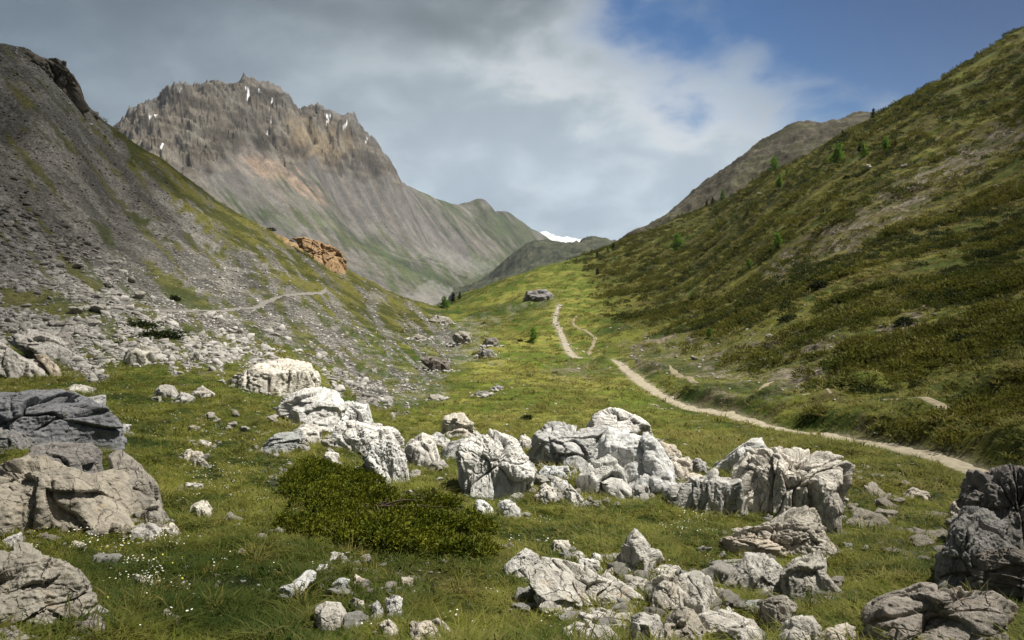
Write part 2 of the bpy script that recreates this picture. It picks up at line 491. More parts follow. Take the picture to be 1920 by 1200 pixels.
def mat_ground():
    m, nt, out = new_mat('ground')
    at = nt.n('ShaderNodeAttribute', attribute_name='base').outputs[0]
    mk = nt.n('ShaderNodeAttribute', attribute_name='mask')
    sep = nt.n('ShaderNodeSeparateColor'); nt.link(mk.outputs[0], sep.inputs[0])
    geo = nt.n('ShaderNodeNewGeometry').outputs['Position']
    f1 = nt.noise(geo, 9, 5, .7); f2 = nt.noise(geo, 1.6, 5, .65); f3 = nt.noise(geo, 38, 3, .7)
    k = nt.math('ADD', nt.range(f1, .3, .7, .55, 1.45), nt.range(f2, .3, .7, -.35, .35))
    col = nt.mix(1.0, at, nt.n('ShaderNodeCombineColor').outputs[0], 'MULTIPLY')
    cmb = nt.t.nodes[-1]
    # multiply by k
    vm = nt.n('ShaderNodeVectorMath', operation='SCALE'); nt.link(at, vm.inputs[0]); nt.link(k, vm.inputs['Scale'])
    vor = nt.n('ShaderNodeTexVoronoi'); nt.link(geo, vor.inputs['Vector']); vor.inputs['Scale'].default_value = 3.2
    stone = nt.range(vor.outputs['Color'], .15, .9, .55, 1.7, False)
    vm2 = nt.n('ShaderNodeVectorMath', operation='SCALE'); nt.link(vm.outputs[0], vm2.inputs[0]); nt.link(stone, vm2.inputs['Scale'])
    rocky = nt.math('MAXIMUM', sep.outputs[0], sep.outputs[1])
    colr = nt.mix(nt.math('MULTIPLY', rocky, .8), vm.outputs[0], vm2.outputs[0])
    hgt = nt.math('ADD', nt.math('MULTIPLY', f1, .5), nt.math('MULTIPLY', f3, .2))
    hgt = nt.math('ADD', hgt, nt.math('MULTIPLY', nt.math('MULTIPLY', vor.outputs['Distance'], rocky), -1.2))
    nb = nt.bump(hgt, .8, .12)
    principled(nt, out, colr, .95, .1, nb)
    return m

me = mesh_np('ground', np.stack([GX, GY, GZ], 1), [grid_faces(NR, NC)])
smooth(me)
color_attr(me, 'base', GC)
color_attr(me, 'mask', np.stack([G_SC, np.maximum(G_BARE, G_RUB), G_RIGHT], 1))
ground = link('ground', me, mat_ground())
tag(ground, 'grassy alpine valley ground with scree on the left and heath on the right', 'ground', kind='structure')

# ------------------------------------------------------------------ path ribbons
def mat_path(name, c0, c1):
    m, nt, out = new_mat(name)
    geo = nt.n('ShaderNodeNewGeometry').outputs['Position']
    f1 = nt.noise(geo, 3, 6, .7); f2 = nt.noise(geo, 25, 4, .7)
    c = nt.mix(nt.range(f1, .3, .7), c0, c1)
    c = nt.mix(nt.range(f2, .45, .75, 0, .5), c, (.12, .10, .07))
    principled(nt, out, c, .95, .1, nt.bump(f2, .6, .03))
    return m
MP = mat_path('trodden_gravel', (.27, .235, .165), (.40, .355, .27))
MP2 = mat_path('trodden_earth', (.19, .16, .10), (.31, .265, .185))
MP3 = mat_path('scree_trail', (.15, .143, .128), (.22, .21, .19))
def ribbon(name, key, mat, label):
    P, w = TR_W[key]
    P = resample(P, .3)
    T = np.gradient(P, axis=0); T /= np.linalg.norm(T, axis=1, keepdims=True) + 1e-9
    N = np.stack([T[:, 1], -T[:, 0]], 1)
    s = np.arange(len(P)) * .3
    nc = 9; V = []
    wl = w * .5 * (1 + .5 * fbm2(s / 1.3, s * 0, 3, 3)); wr = w * .5 * (1 + .5 * fbm2(s / 1.3, s * 0 + 9, 3, 3))
    tip = np.minimum(1, np.minimum(s, s[-1] - s) / 2.5)
    wl = np.maximum(.08, wl * tip); wr = np.maximum(.08, wr * tip)
    for k in range(nc):
        t = k / (nc - 1)
        off = -wl + (wl + wr) * t
        q = P + N * off[:, None]
        z = surf(q[:, 0], q[:, 1]) + .010 + q[:, 1] * .0006 - .035 * (abs(t - .5) > .45)
        V.append(np.stack([q[:, 0], q[:, 1], z], 1))
    V = np.stack(V, 1).reshape(-1, 3)
    me = mesh_np(name, V, [grid_faces(len(P), nc)]); smooth(me)
    tag(link(name, me, mat), label, 'path', kind='structure')
ribbon('path', 'path', MP, 'pale gravel footpath winding along the valley')
ribbon('path', 'branch', MP2, 'short earthen side trail above the first bend of the footpath')
ribbon('path', 'middle', MP2, 'narrow earthen trail on the lower heath slope above the footpath')
ribbon('path', 'upper', MP2, 'faint trail on the grassy terrace above the footpath')
ribbon('path', 'loop', MP2, 'faint looping trail beside the distant footpath')
ribbon('path', 'scree', MP3, 'grey trail crossing the scree slope')

# ------------------------------------------------------------------ the far mountain
def polar_mesh(name, ctrl, back, u0, u1, d0, d1, nr, nc, lam, disp, colf, mat, ncrest):
    a = [axs(u, v) for u, v, d in ctrl]
    A = [p[0] * CA for p in a] + [(u - 960) / F * CA for u, d, z in back]
    B = [math.log(d) * 3 for u, v, d in ctrl] + [math.log(d) * 3 for u, d, z in back]
    S = [p[1] for p in a] + [z / d for u, d, z in back]
    top = {}
    for i, (u, v, d) in enumerate(ctrl):          # the traced skyline: highest control of each bearing
        if i < ncrest: top[i] = a[i][1]
    for it in range(6):
        tp = TPS(np.stack([A, B], 1), S, lam)
        bb = np.linspace(math.log(d0), math.log(d1), 160) * 3
        for i, s_ in top.items():
            S[i] -= .8 * (tp(np.full(160, A[i]), bb).max() - s_)
    rows = np.exp(np.linspace(math.log(d0), math.log(d1), nr)); cols = np.linspace((u0 - 960) / F, (u1 - 960) / F, nc)
    Y, C = np.meshgrid(rows, cols, indexing='ij'); X = (C * Y).ravel(); Y = Y.ravel()
    Z = Y * tp(X / Y * CA, np.log(Y) * 3)
    U, V = unproject(X, Y, Z)
    Z = disp(X, Y, Z, U, V, nr, nc)
    col = colf(X, Y, Z, U, V, nr, nc)
    me = mesh_np(name, np.stack([X, Y, Z], 1), [grid_faces(nr, nc)]); smooth(me)
    color_attr(me, 'base', col)
    return link(name, me, mat)

MTN = [(100,330,2250),(222,232,2500),(262,207,2550),(300,190,2650),(335,168,2750),(400,165,2850),(460,154,2950),(510,160,3000),(545,185,3100),(575,215,3200),(590,208,3250),(620,212,3300),(650,222,3350),(690,257,3450),(720,295,3550),(750,335,3680),(770,350,3760),(800,362,3950),(845,381,4200),(880,379,4400),(910,377,4500),(960,400,4900),(1010,435,5400),(1050,462,5800),(1100,470,6000),
 (700,330,3320),(560,300,2920),(450,290,2680),(350,280,2430),(650,420,2980),(500,400,2480),(400,380,2230),(800,450,3480),(900,440,4080),(970,460,4680),(600,350,2880),(760,400,3380),(300,330,2250),
 (830,570,2350),(720,555,2050),(600,520,1920),(900,530,3050),(960,490,3950),(1040,472,5200),(450,480,1800),(300,420,1750),(750,490,2600),(850,500,3000)]
MTB = [(100,2700,250),(222,2900,330),(335,3150,430),(460,3400,470),(575,3650,400),(650,3900,330),(750,4250,160),(845,4800,60),(910,5200,80),(1010,6200,-120),(100,1500,-120),(500,1450,-190),(900,1500,-220),(1050,1600,-230),(1150,3000,-220),(1150,5000,-160)]
CLIFF = [(150,420),(200,250),(222,225),(262,200),(335,160),(460,145),(545,175),(590,200),(650,215),(700,255),(760,345),(745,345),(700,335),(640,330),(580,300),(540,320),(470,280),(440,300),(380,330),(340,320),(300,340),(260,320)]
def fallc(x, y):
    """coordinates across and down the slope of the far mountain, in plan"""
    return (x * .55 + y * .84), (x * .84 - y * .55)
def w2(X, Y, t): return t + 45 * fbm2(X / 200, Y / 200, 3, 20)
def mtn_disp(X, Y, Z, U, V, nr, nc):
    c = sstep(-16, 22, sdf(U, V, CLIFF) + fbm2(U / 40, V / 40, 3, 2) * 22)
    t, n = fallc(X, Y)
    ribs = ridged2(t / 130 + .5 * perlin2(X / 90, Y / 90, 3), n / 260, 4, 12) - 1.0
    crag = ridged2(X / 75, Y / 75, 5, 14, .6) - 1.1
    Z = Z + c * (ribs * 9 + (crag + .3) * 20 + fbm2(X / 200, Y / 200, 3, 18) * 22)
    rid = sstep(-2, 14, sdf(U, V, CLIFF)) * 0 + c * sstep(20, 0, np.abs(V - np.interp(U, [222, 262, 335, 460, 545, 590, 650, 700, 760], [232, 207, 168, 154, 185, 208, 222, 262, 345])))
    Z = Z + rid * (ridged2(t / 62, n / 100, 4, 15, .6) - .7) * 15
    sl = 1 - c
    w_ = t + 60 * fbm2(X / 260, Y / 260, 3, 19)
    Z = Z + sl * ((ridged2(w_ / 170, n / 1100, 4, 16) - 1) * 5 + fbm2(X / 300, Y / 300, 4, 17) * 14)
    return Z
SNOW = [[(461,163),(466,172),(465,182),(462,190)],[(484,166),(488,171)],[(503,204),(506,213)],[(511,187),(509,192)],[(306,270),(302,275),(298,279)],[(280,220),(283,218)],[(291,216),(293,215)],
        [(612,216),(616,224),(612,230)],[(606,219),(619,215)],[(646,236),(643,241)],[(688,258),(686,265)],[(336,169),(339,169)],[(511,222),(508,229)],[(502,250),(501,251)],[(645,232),(650,232)]]
def mtn_col(X, Y, Z, U, V, nr, nc):
    c3 = lambda r, g, b: np.array([r, g, b])[None]
    U, V = unproject(X, Y, Z)
    cl = sstep(-14, 18, sdf(U, V, CLIFF) + fbm2(U / 26, V / 26, 4, 2) * 20)[:, None]
    t, n = fallc(X, Y)
    nn = fbm2(X / 120, Y / 120, 4, 90)[:, None]
    st = sstep(-.45, .55, fbm2(t / 60, n / 1400, 4, 91))[:, None]
    scree = c3(.105, .100, .092) * (1 - st) + c3(.155, .146, .134) * st
    brown = sstep(.0, .5, fbm2(t / 130, n / 1600, 3, 92))[:, None]
    strk = sstep(.1, .5, fbm2(w2(X, Y, t) / 34, n / 900, 4, 97))[:, None]
    scree = scree * (1 - .20 * strk)
    scree = scree * (1 - .25 * brown) + c3(.16, .128, .098) * .25 * brown
    lay = sstep(-.3, .4, fbm2(X / 200 + Z / 60, Z / 22 + X / 160, 4, 96))[:, None]
    rock = (c3(.068, .058, .046) * (1 - lay) + c3(.125, .110, .090) * lay) * (1 + .5 * nn)
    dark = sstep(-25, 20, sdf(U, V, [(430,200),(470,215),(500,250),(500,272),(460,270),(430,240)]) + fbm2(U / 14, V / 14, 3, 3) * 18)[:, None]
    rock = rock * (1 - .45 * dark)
    och = sstep(-22, 18, sdf(U, V, [(530,225),(570,225),(600,240),(650,255),(660,272),(620,300),(590,290),(550,270)]) + fbm2(U / 18, V / 18, 3, 4) * 22)[:, None]
    rock = rock * (1 - .65 * och) + c3(.24, .185, .115) * .65 * och
    pale = sstep(.05, .6, fbm2(X / 90, Y / 90, 4, 93) - .15)[:, None]
    rock = rock * (1 - .5 * pale) + c3(.19, .18, .155) * .5 * pale
    pink = sstep(-14, 10, sdf(U, V, [(448,296),(500,294),(525,302),(560,335),(600,372),(570,360),(520,330),(480,322)]) + fbm2((U - V) / 10, (U + V) / 80, 3, 5) * 20)[:, None]
    scree = scree * (1 - .55 * pink) + c3(.34, .24, .17) * .55 * pink
    g1 = sdf(U, V, [(150,470),(330,380),(420,372),(480,400),(600,430),(700,500),(760,540),(880,560),(1000,540),(1120,470),(1060,445),(1000,420),(900,378),(860,378),(800,362),(830,400),(900,440),(940,470),(900,470),(860,500),(760,470),(640,420),(560,390),(460,420),(400,560),(150,560)])
    grn = sstep(-25, 30, g1 + fbm2((U - .8 * V) / 12, (U + V) / 90, 4, 6) * 42)[:, None]
    gr2 = sstep(.1, .5, fbm2(t / 45, n / 700, 3, 95))[:, None] * sstep(300, 345, V)[:, None] * sstep(640, 600, U)[:, None] * sstep(460, 520, U)[:, None]
    grn = np.maximum(grn * .88, gr2 * .7)
    green = c3(.042, .058, .026) * (1 + .5 * nn) + c3(.02, .017, .004) * st
    low = scree * (1 - grn) + green * grn
    wash = (sstep(-10, 8, sdf(U, V, [(780,470),(880,520),(940,500),(920,492),(830,465)]) + fbm2(U / 9, V / 9, 3, 7) * 10) * .3 + sstep(-8, 8, sdf(U, V, [(800,525),(850,545),(880,560),(830,575),(760,560)]) + fbm2(U / 9, V / 9, 3, 8) * 10) * .4)[:, None]
    low = low * (1 - wash) + c3(.25, .24, .225) * wash
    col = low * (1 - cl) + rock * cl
    for k, P in enumerate(SNOW):
        d, _ = seg_dist(U, V, P)
        s = sstep(2.6, 1.2, d + .7 + fbm2(U / 4, V / 4, 2, 8) * 1.5)[:, None]
        col = col * (1 - s) + c3(.85, .86, .88) * s
    return np.clip(col, .01, .9)
def mat_far(name, sc, amt, bumpd):
    m, nt, out = new_mat(name)
    at = nt.n('ShaderNodeAttribute', attribute_name='base').outputs[0]
    geo = nt.n('ShaderNodeNewGeometry').outputs['Position']
    f1 = nt.noise(geo, sc, 6, .7); f2 = nt.noise(geo, sc * 6, 4, .7)
    k = nt.math('ADD', nt.range(f1, .3, .7, 1 - amt, 1 + amt), nt.range(f2, .3, .7, -amt, amt))
    vm = nt.n('ShaderNodeVectorMath', operation='SCALE'); nt.link(at, vm.inputs[0]); nt.link(k, vm.inputs['Scale'])
    principled(nt, out, vm.outputs[0], .95, .05, nt.bump(nt.math('ADD', f1, nt.math('MULTIPLY', f2, .3)), .6, bumpd))
    return m
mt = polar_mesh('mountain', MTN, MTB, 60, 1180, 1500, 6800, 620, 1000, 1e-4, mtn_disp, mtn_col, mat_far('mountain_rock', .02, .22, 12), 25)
tag(mt, 'grey jagged mountain with snow gullies above long scree fans', 'mountain', kind='structure')

# far right grey ridge
HR = [(1080,500,820),(1140,466,880),(1165,450,900),(1200,427,930),(1260,391,965),(1300,360,990),(1330,335,1000),(1360,320,1010),(1400,290,1030),(1440,262,1050),(1470,240,1065),(1500,230,1075),(1530,231,1085),(1560,225,1100),(1625,212,1120),(1660,220,1130),(1740,240,1150),(1900,260,1200),
      (1200,470,800),(1300,430,800),(1400,370,820),(1500,300,850),(1600,270,850),(1700,290,880),(1850,300,900)]
HB = [(1080,1000,-120),(1200,1150,-40),(1330,1250,0),(1500,1350,60),(1700,1400,60),(1900,1450,60),(1080,600,-140),(1300,560,-120),(1600,560,-80),(1900,560,-60)]
def hr_disp(X, Y, Z, U, V, nr, nc):
    Z = Z + (ridged2(X / 60, Y / 60, 5, 22) - 1) * 4.5 + ridged2(X / 16, Y / 16, 3, 27) * 1.0 + fbm2(X / 120, Y / 120, 3, 23) * 6
    return Z
def hr_col(X, Y, Z, U, V, nr, nc):
    c3 = lambda r, g, b: np.array([r, g, b])[None]
    n = sstep(-.4, .5, fbm2(X / 30, Y / 30, 4, 24))[:, None]
    g = sstep(.0, .5, fbm2(X / 60, Y / 60, 4, 25) + .1)[:, None]
    col = c3(.055, .049, .034) * (1 - n) + c3(.092, .083, .060) * n
    return col * (1 - .55 * g) + c3(.060, .062, .030) * .55 * g
hr = polar_mesh('hills', HR, HB, 1060, 2150, 560, 1500, 260, 600, 1e-4, hr_disp, hr_col, mat_far('hill_ground', .06, .3, 3), 18)
tag(hr, 'bare grey brown ridge behind the right hillside', 'hill', kind='structure')

# dark hills closing the valley
HD = [(880,535,2500),(905,525,2550),(930,505,2600),(960,478,2650),(985,460,2700),(1005,452,2720),(1030,452,2750),(1045,460,2770),(1062,461,2780),(1090,451,2800),(1115,446,2820),(1135,448,2830),(1160,458,2850),(1220,450,2900),
      (960,520,2300),(1050,500,2300),(1150,500,2300)]
HDB = [(880,3100,-240),(1000,3300,-150),(1100,3400,-150),(1220,3400,-140),(900,1900,-230),(1050,1800,-230),(1200,1800,-220)]
def hd_disp(X, Y, Z, U, V, nr, nc): return Z + (ridged2(X / 90, Y / 90, 4, 32) - 1) * 8
def hd_col(X, Y, Z, U, V, nr, nc):
    c3 = lambda r, g, b: np.array([r, g, b])[None]
    n = sstep(-.4, .5, fbm2(X / 50, Y / 50, 4, 34))[:, None]
    return c3(.040, .048, .030) * (1 - n) + c3(.070, .072, .045) * n
hd = polar_mesh('hills', HD, HDB, 850, 1260, 1800, 3500, 160, 260, 1e-4, hd_disp, hd_col, mat_far('dark_hill_ground', .03, .3, 6), 14)
tag(hd, 'dark low hills closing the valley below the snow peak', 'hill', kind='structure')

SN = [(930,470,9200),(985,446,9100),(1010,441,9050),(1022,437,9000),(1035,442,9020),(1048,447,9050),(1062,444,9080),(1075,449,9100),(1090,451,9150),(1105,454,9200),(1140,462,9300),(1200,475,9400),(1020,470,8200),(1060,472,8200),(1100,475,8200)]
SNB = [(930,10500,-500),(1020,10500,-300),(1100,10500,-300),(1200,10500,-500),(1000,7200,-500),(1100,7200,-500)]
def sn_disp(X, Y, Z, U, V, nr, nc): return Z + (ridged2(X / 300, Y / 300, 5, 42) - 1) * 22
def sn_col(X, Y, Z, U, V, nr, nc):
    c3 = lambda r, g, b: np.array([r, g, b])[None]
    n = sstep(.1, .45, fbm2(X / 120, Y / 200, 4, 44))[:, None]
    return c3(.72, .73, .76) * (1 - .35 * n) + c3(.3, .3, .34) * .35 * n
sn = polar_mesh('mountain', SN, SNB, 900, 1240, 7200, 10500, 120, 220, 1e-4, sn_disp, sn_col, mat_far('snowfield', .01, .06, 15), 12)
tag(sn, 'distant snow covered peak in the valley gap', 'mountain', kind='structure')
# ------------------------------------------------------------------ limestone
def mat_rock(name, pale, mid, dark, warm, scale=1.0, strata=0.0):
    m, nt, out = new_mat(name)
    tc = nt.n('ShaderNodeTexCoord').outputs['Object']
    info = nt.n('ShaderNodeObjectInfo')
    off = nt.n('ShaderNodeVectorMath', operation='SCALE')
    nt.put(off.inputs[0], (7.3, 3.1, 5.7)); nt.link(info.outputs['Random'], off.inputs['Scale'])
    off2 = nt.n('ShaderNodeVectorMath', operation='SCALE'); nt.link(off.outputs[0], off2.inputs[0]); off2.inputs['Scale'].default_value = 9
    p = nt.vmath('ADD', tc, off2.outputs[0])
    st = nt.vmath('MULTIPLY', p, (1, 1, .28))
    n1 = nt.noise(p, 1.3 * scale, 5, .6, .6); n2 = nt.noise(st, 5 * scale, 6, .68, .8); n3 = nt.noise(p, 22 * scale, 5, .7); n4 = nt.noise(p, 2.4 * scale, 4, .6, 1.5)
    c = nt.mix(nt.range(n2, .36, .62), mid, pale)
    c = nt.mix(nt.range(n1, .52, .72, 0, .55), c, mid)
    c = nt.mix(nt.range(n4, .60, .74, 0, .65), c, warm)
    c = nt.mix(nt.math('MULTIPLY', nt.range(n3, .56, .72), nt.range(n1, .38, .62, .25, .9)), c, dark)
    n5 = nt.noise(st, .9 * scale, 6, .7, 1.2)
    c = nt.mix(nt.range(n5, .53, .70, 0, .55), c, tuple(.55 * a + .45 * b for a, b in zip(dark, mid)))
    n6 = nt.noise(p, 6.5 * scale, 3, .6, .4)
    c = nt.mix(nt.math('MULTIPLY', nt.range(n6, .64, .70, 0, .6), nt.range(n4, .45, .6)), c, (.36, .30, .14))
    vor = nt.n('ShaderNodeTexVoronoi', feature='DISTANCE_TO_EDGE')
    wob = nt.n('ShaderNodeVectorMath', operation='SCALE')
    nz = nt.n('ShaderNodeTexNoise'); nt.link(p, nz.inputs['Vector']); nz.inputs['Scale'].default_value = 3 * scale; nz.inputs['Detail'].default_value = 4
    nt.link(nz.outputs['Color'], wob.inputs[0]); wob.inputs['Scale'].default_value = .45
    pv = nt.vmath('ADD', nt.vmath('MULTIPLY', p, (1.25, 1.25, .6)), wob.outputs[0])
    nt.link(pv, vor.inputs['Vector']); vor.inputs['Scale'].default_value = 2.6 * scale
    crack = nt.math('MULTIPLY', nt.range(vor.outputs['Distance'], 0.0, .03, 1, 0), nt.range(n4, .42, .58))
    c = nt.mix(nt.math('MULTIPLY', crack, .28), c, dark)
    c = nt.mix(1.0, c, info.outputs['Color'], 'MULTIPLY')
    h = nt.math('ADD', nt.math('MULTIPLY', n2, .9), nt.math('MULTIPLY', n3, .45))
    h = nt.math('SUBTRACT', h, nt.math('MULTIPLY', crack, .55))
    if strata:
        sv = nt.vmath('MULTIPLY', p, (.5, .5, 9 * strata))
        h = nt.math('ADD', h, nt.noise(sv, 1.0, 4, .6, .5))
    principled(nt, out, c, .92, .15, nt.bump(h, .9, .07))
    return m
ROCK = mat_rock('limestone', (.73, .71, .665), (.43, .415, .385), (.085, .08, .07), (.50, .41, .32))
ROCKD = mat_rock('weathered_limestone', (.30, .285, .265), (.20, .19, .18), (.055, .05, .045), (.26, .22, .165), .9, .5)
STONE = mat_rock('small_limestone', (.62, .605, .56), (.42, .40, .37), (.13, .12, .11), (.46, .37, .28), 3.0)

_ICO = {}
def ico(n):
    if n not in _ICO:
        import bmesh
        bm = bmesh.new(); bmesh.ops.create_icosphere(bm, subdivisions=n, radius=1)
        V = np.array([v.co[:] for v in bm.verts]); Fc = np.array([[v.index for v in f.verts] for f in bm.faces])
        bm.free(); _ICO[n] = (V / np.linalg.norm(V, axis=1, keepdims=True), Fc)
    return _ICO[n]

def rough(Vd, r, size, rng, crack=1.0, cells=9, aniso=(1, 1, .5), amp=1.0, seed=0, rib=.3):
    """break a smooth radial form up into blocks, cracks, ribs and grain; Vd unit directions, r radii"""
    P = Vd * r[:, None]
    an = np.array(aniso)
    q = P * an
    q = q + .10 * size * np.stack([perlin3(P / size * 2.2, seed + 1), perlin3(P / size * 2.2, seed + 2), perlin3(P / size * 2.2, seed + 3)], 1)
    C = rng.uniform(-1, 1, (cells, 3)) * (np.abs(q).max(0) * .95)
    D = np.linalg.norm(q[:, None] - C[None], axis=2)
    o = np.argsort(D, axis=1)[:, :2]
    f1 = D[np.arange(len(D)), o[:, 0]]; f2 = D[np.arange(len(D)), o[:, 1]]
    e = (f2 - f1) / size
    i1 = o[:, 0]
    g1 = rng.normal(0, .15, (cells, 3)); off1 = rng.normal(0, .03, cells)
    rel = P - (C / an)[i1]
    dr = np.clip((rel * g1[i1]).sum(1), -.16 * size, .10 * size) + off1[i1] * size          # every block has a face of its own
    nc2 = cells * 3
    C2 = rng.uniform(-1, 1, (nc2, 3)) * (np.abs(q).max(0) * 1.0)
    D2 = np.linalg.norm((q * np.array([1, 1, 1.0]))[:, None] - C2[None], axis=2)
    o2 = np.argpartition(D2, 1, axis=1)[:, :2]; d2 = np.take_along_axis(D2, o2, 1); sw = d2[:, 0] > d2[:, 1]
    i2 = np.where(sw, o2[:, 1], o2[:, 0]); e2_ = np.abs(d2[:, 1] - d2[:, 0]) / size
    g2 = rng.normal(0, .27, (nc2, 3)); dr = dr + np.clip(((P - (C2 / an)[i2]) * g2[i2]).sum(1), -.08 * size, .05 * size) + rng.normal(0, .012, nc2)[i2] * size
    live = sstep(-.25, .2, perlin3(P / size * 1.6, seed + 9))
    dr = dr - crack * .10 * size * (1 - sstep(.0, .04, e)) * (.3 + .7 * live) - crack * .045 * size * (1 - sstep(0, .028, e2_)) * (.2 + .8 * live)
    K3 = P * np.array([1, 1, .16]) / size + .06 * np.stack([perlin3(P / size * 3, seed + 11)] * 3, 1)
    rb = np.abs(perlin3(K3 * 6.5, seed + 12)); rb2 = np.abs(perlin3(K3 * 13, seed + 13))
    dr = dr - rib * size * (.060 * sstep(.16, .0, rb) + .035 * sstep(.15, .0, rb2)) * (.35 + .65 * live)
    fl = perlin3(P * an / size * 4.0, seed + 14); q4 = fl * 4.5; terr = (np.floor(q4) + sstep(.32, .68, q4 - np.floor(q4))) / 4.5      # broken ledges
    dr = dr + amp * size * (.016 * perlin3(P / size * 2.1, seed + 4) + .050 * terr + .016 * (1 - 2.2 * np.abs(perlin3(P * an / size * 5.2, seed + 5)))
                            + .017 * (1 - 2 * np.abs(perlin3(P * an / size * 11, seed + 6))) + .012 * perlin3(P / size * 24, seed + 7))
    return np.maximum(r + dr, r * .3)

def poly_radius(th, P):
    """distance from the origin to a closed polygon along each angle"""
    c, s = np.cos(th), np.sin(th)
    out = np.full(len(th), 0.0)
    n = len(P)
    for i in range(n):
        x0, y0 = P[i]; x1, y1 = P[(i + 1) % n]
        ex, ey = x1 - x0, y1 - y0
        den = c * ey - s * ex
        den = np.where(np.abs(den) < 1e-9, 1e-9, den)
        t = (x0 * ey - y0 * ex) / den
        k = (x0 * s - y0 * c) / den
        ok = (t > 0) & (k >= -1e-6) & (k <= 1 + 1e-6)
        out = np.where(ok, np.maximum(out, t), out)
    return np.where(out == 0, np.median(out), out)

wpx_small = lambda O: np.ptp(O[:, 0]) < 52 and O[:, 1].mean() > 580
ROCK_XY = []          # footprints: x, y, radius
def boulder(outline, label, seed=0, dep=1.0, tone=(1, 1, 1), mat=None, crack=1.0, cells=9, aniso=(1, 1, .5), amp=1.0, top=.45, base=None, name='boulder', cat='boulder', group=None, front=None, sink=.12, push=0.0, skirt=.38, rib=.3):
    rng = np.random.default_rng(1000 + seed)
    O = np.array(outline, float)
    lo, hi = O.min(0), O.max(0)
    if name == 'rock_outcrop' and wpx_small(O) or seed in (124, 125, 127):       # low, half buried outcrops
        O[:, 1] = hi[1] - (hi[1] - O[:, 1]) * .68; lo = O.min(0)
    xn, yn = np.roll(O[:, 0], -1), np.roll(O[:, 1], -1); cr = O[:, 0] * yn - xn * O[:, 1]
    uc = ((O[:, 0] + xn) * cr).sum() / (3 * cr.sum()); vc = ((O[:, 1] + yn) * cr).sum() / (3 * cr.sum())
    G = hit(uc, (base if base is not None else hi[1]) - sink * (hi[1] - lo[1]) * .5, surf)
    wpx, hpx = hi - lo
    dG = G[1]
    w0, h0 = wpx * dG / F, hpx * dG / F
    Dp = dep * .42 * (w0 + min(h0, w0))
    dc = dG + Dp * .86 + push
    a, s = axs(uc, vc)
    Cw = np.array([a * dc, dc, s * dc])
    e2 = Cw / np.linalg.norm(Cw)
    e1 = np.cross(e2, [0, 0, 1]); e1 /= np.linalg.norm(e1)
    e3 = np.cross(e1, e2)
    rx, ry, rz = ray(O[:, 0], O[:, 1])
    R = np.stack([rx, ry, rz], 1)
    t = (Cw @ e2) / (R @ e2)
    L = R * t[:, None] - Cw
    P2 = np.stack([L @ e1, L @ e3], 1) * 1.04
    w, h = P2[:, 0].max() - P2[:, 0].min(), P2[:, 1].max() - P2[:, 1].min()
    zb = P2[:, 1].min(); lowp = sstep(zb + .45 * h, zb, P2[:, 1])      # the foot goes on below the turf
    P2[:, 1] -= skirt * h * lowp; P2[:, 0] *= 1 + .06 * lowp * (skirt > 0)
    sub = 7 if wpx * hpx > 15000 else 6 if wpx * hpx > 3000 else 5 if wpx * hpx > 600 else 4
    Vd, Fc = ico(sub)                                # local frame: x right, y away, z up
    # squash directions so that the vertices spread evenly over a wide, shallow form
    S = np.array([w / 2, Dp, h / 2]); Vd = Vd * S; Vd = Vd / np.linalg.norm(Vd, axis=1, keepdims=True)
    m = np.sqrt(Vd[:, 0] ** 2 + Vd[:, 2] ** 2) + 1e-6
    rad = [poly_radius(np.arctan2(Vd[:, 2], Vd[:, 0]), P2) / m]
    planes = [((0, -1, .12), Dp), ((0, 1, 0), Dp * 1.0), ((0, 0, -1), h * 1.0)]
    if top: planes.append(((rng.uniform(-.12, .12), -sin(top), cos(top)), h / 2 * cos(top) * 1.0 + .05 * h))
    for n, k in (front or ()): planes.append((n, k * (abs(n[0]) * w / 2 + abs(n[1]) * Dp + abs(n[2]) * h / 2)))
    for _ in range(7 if not front else 3):
        az = rng.uniform(-1.35, 1.35); el = rng.uniform(.0, .85)
        n = np.array([sin(az) * cos(el), -cos(az) * cos(el), sin(el)])
        sup = np.sqrt((n[0] * w / 2) ** 2 + (n[1] * Dp) ** 2 + (n[2] * h / 2) ** 2)
        planes.append((n, sup * rng.uniform(.82, 1.04)))
    for n, k in planes:
        n = np.array(n, float); n /= np.linalg.norm(n)
        dn = Vd @ n
        rad.append(np.where(dn > 1e-3, k / np.maximum(dn, 1e-3), 1e6))
    rad = np.array(rad); mn = rad.min(0)
    r = mn * np.sum((rad / mn) ** -80.0, axis=0) ** (-1 / 80.0)
    size = (w * h) ** .5 * .75
    r = rough(Vd, r, size, rng, crack, cells, aniso, amp, seed, rib)
    Lc = Vd * r[:, None]
    Wd = Lc[:, :1] * e1 + Lc[:, 1:2] * e2 + Lc[:, 2:] * e3
    org = Cw - np.array([0, 0, h / 2])
    me = mesh_np(name, Wd + np.array([0, 0, h / 2]), [Fc])
    o = link(name, me, mat or ROCK, loc=org)
    jt = rng.uniform(.88, 1.06); wm = rng.normal(0, .025)
    o.color = (tone[0] * jt * (1 + wm), tone[1] * jt, tone[2] * jt * (1 - 1.4 * wm), 1)
    tag(o, label, cat, group)
    ROCK_XY.append((Cw[0], Cw[1], w / 2, Dp, seed))
    return o

D1 = (.85, .84, .84); W1 = (1.12, 1.12, 1.12); T1 = (1.0, .95, .87); G1 = (.72, .73, .75)
B = boulder
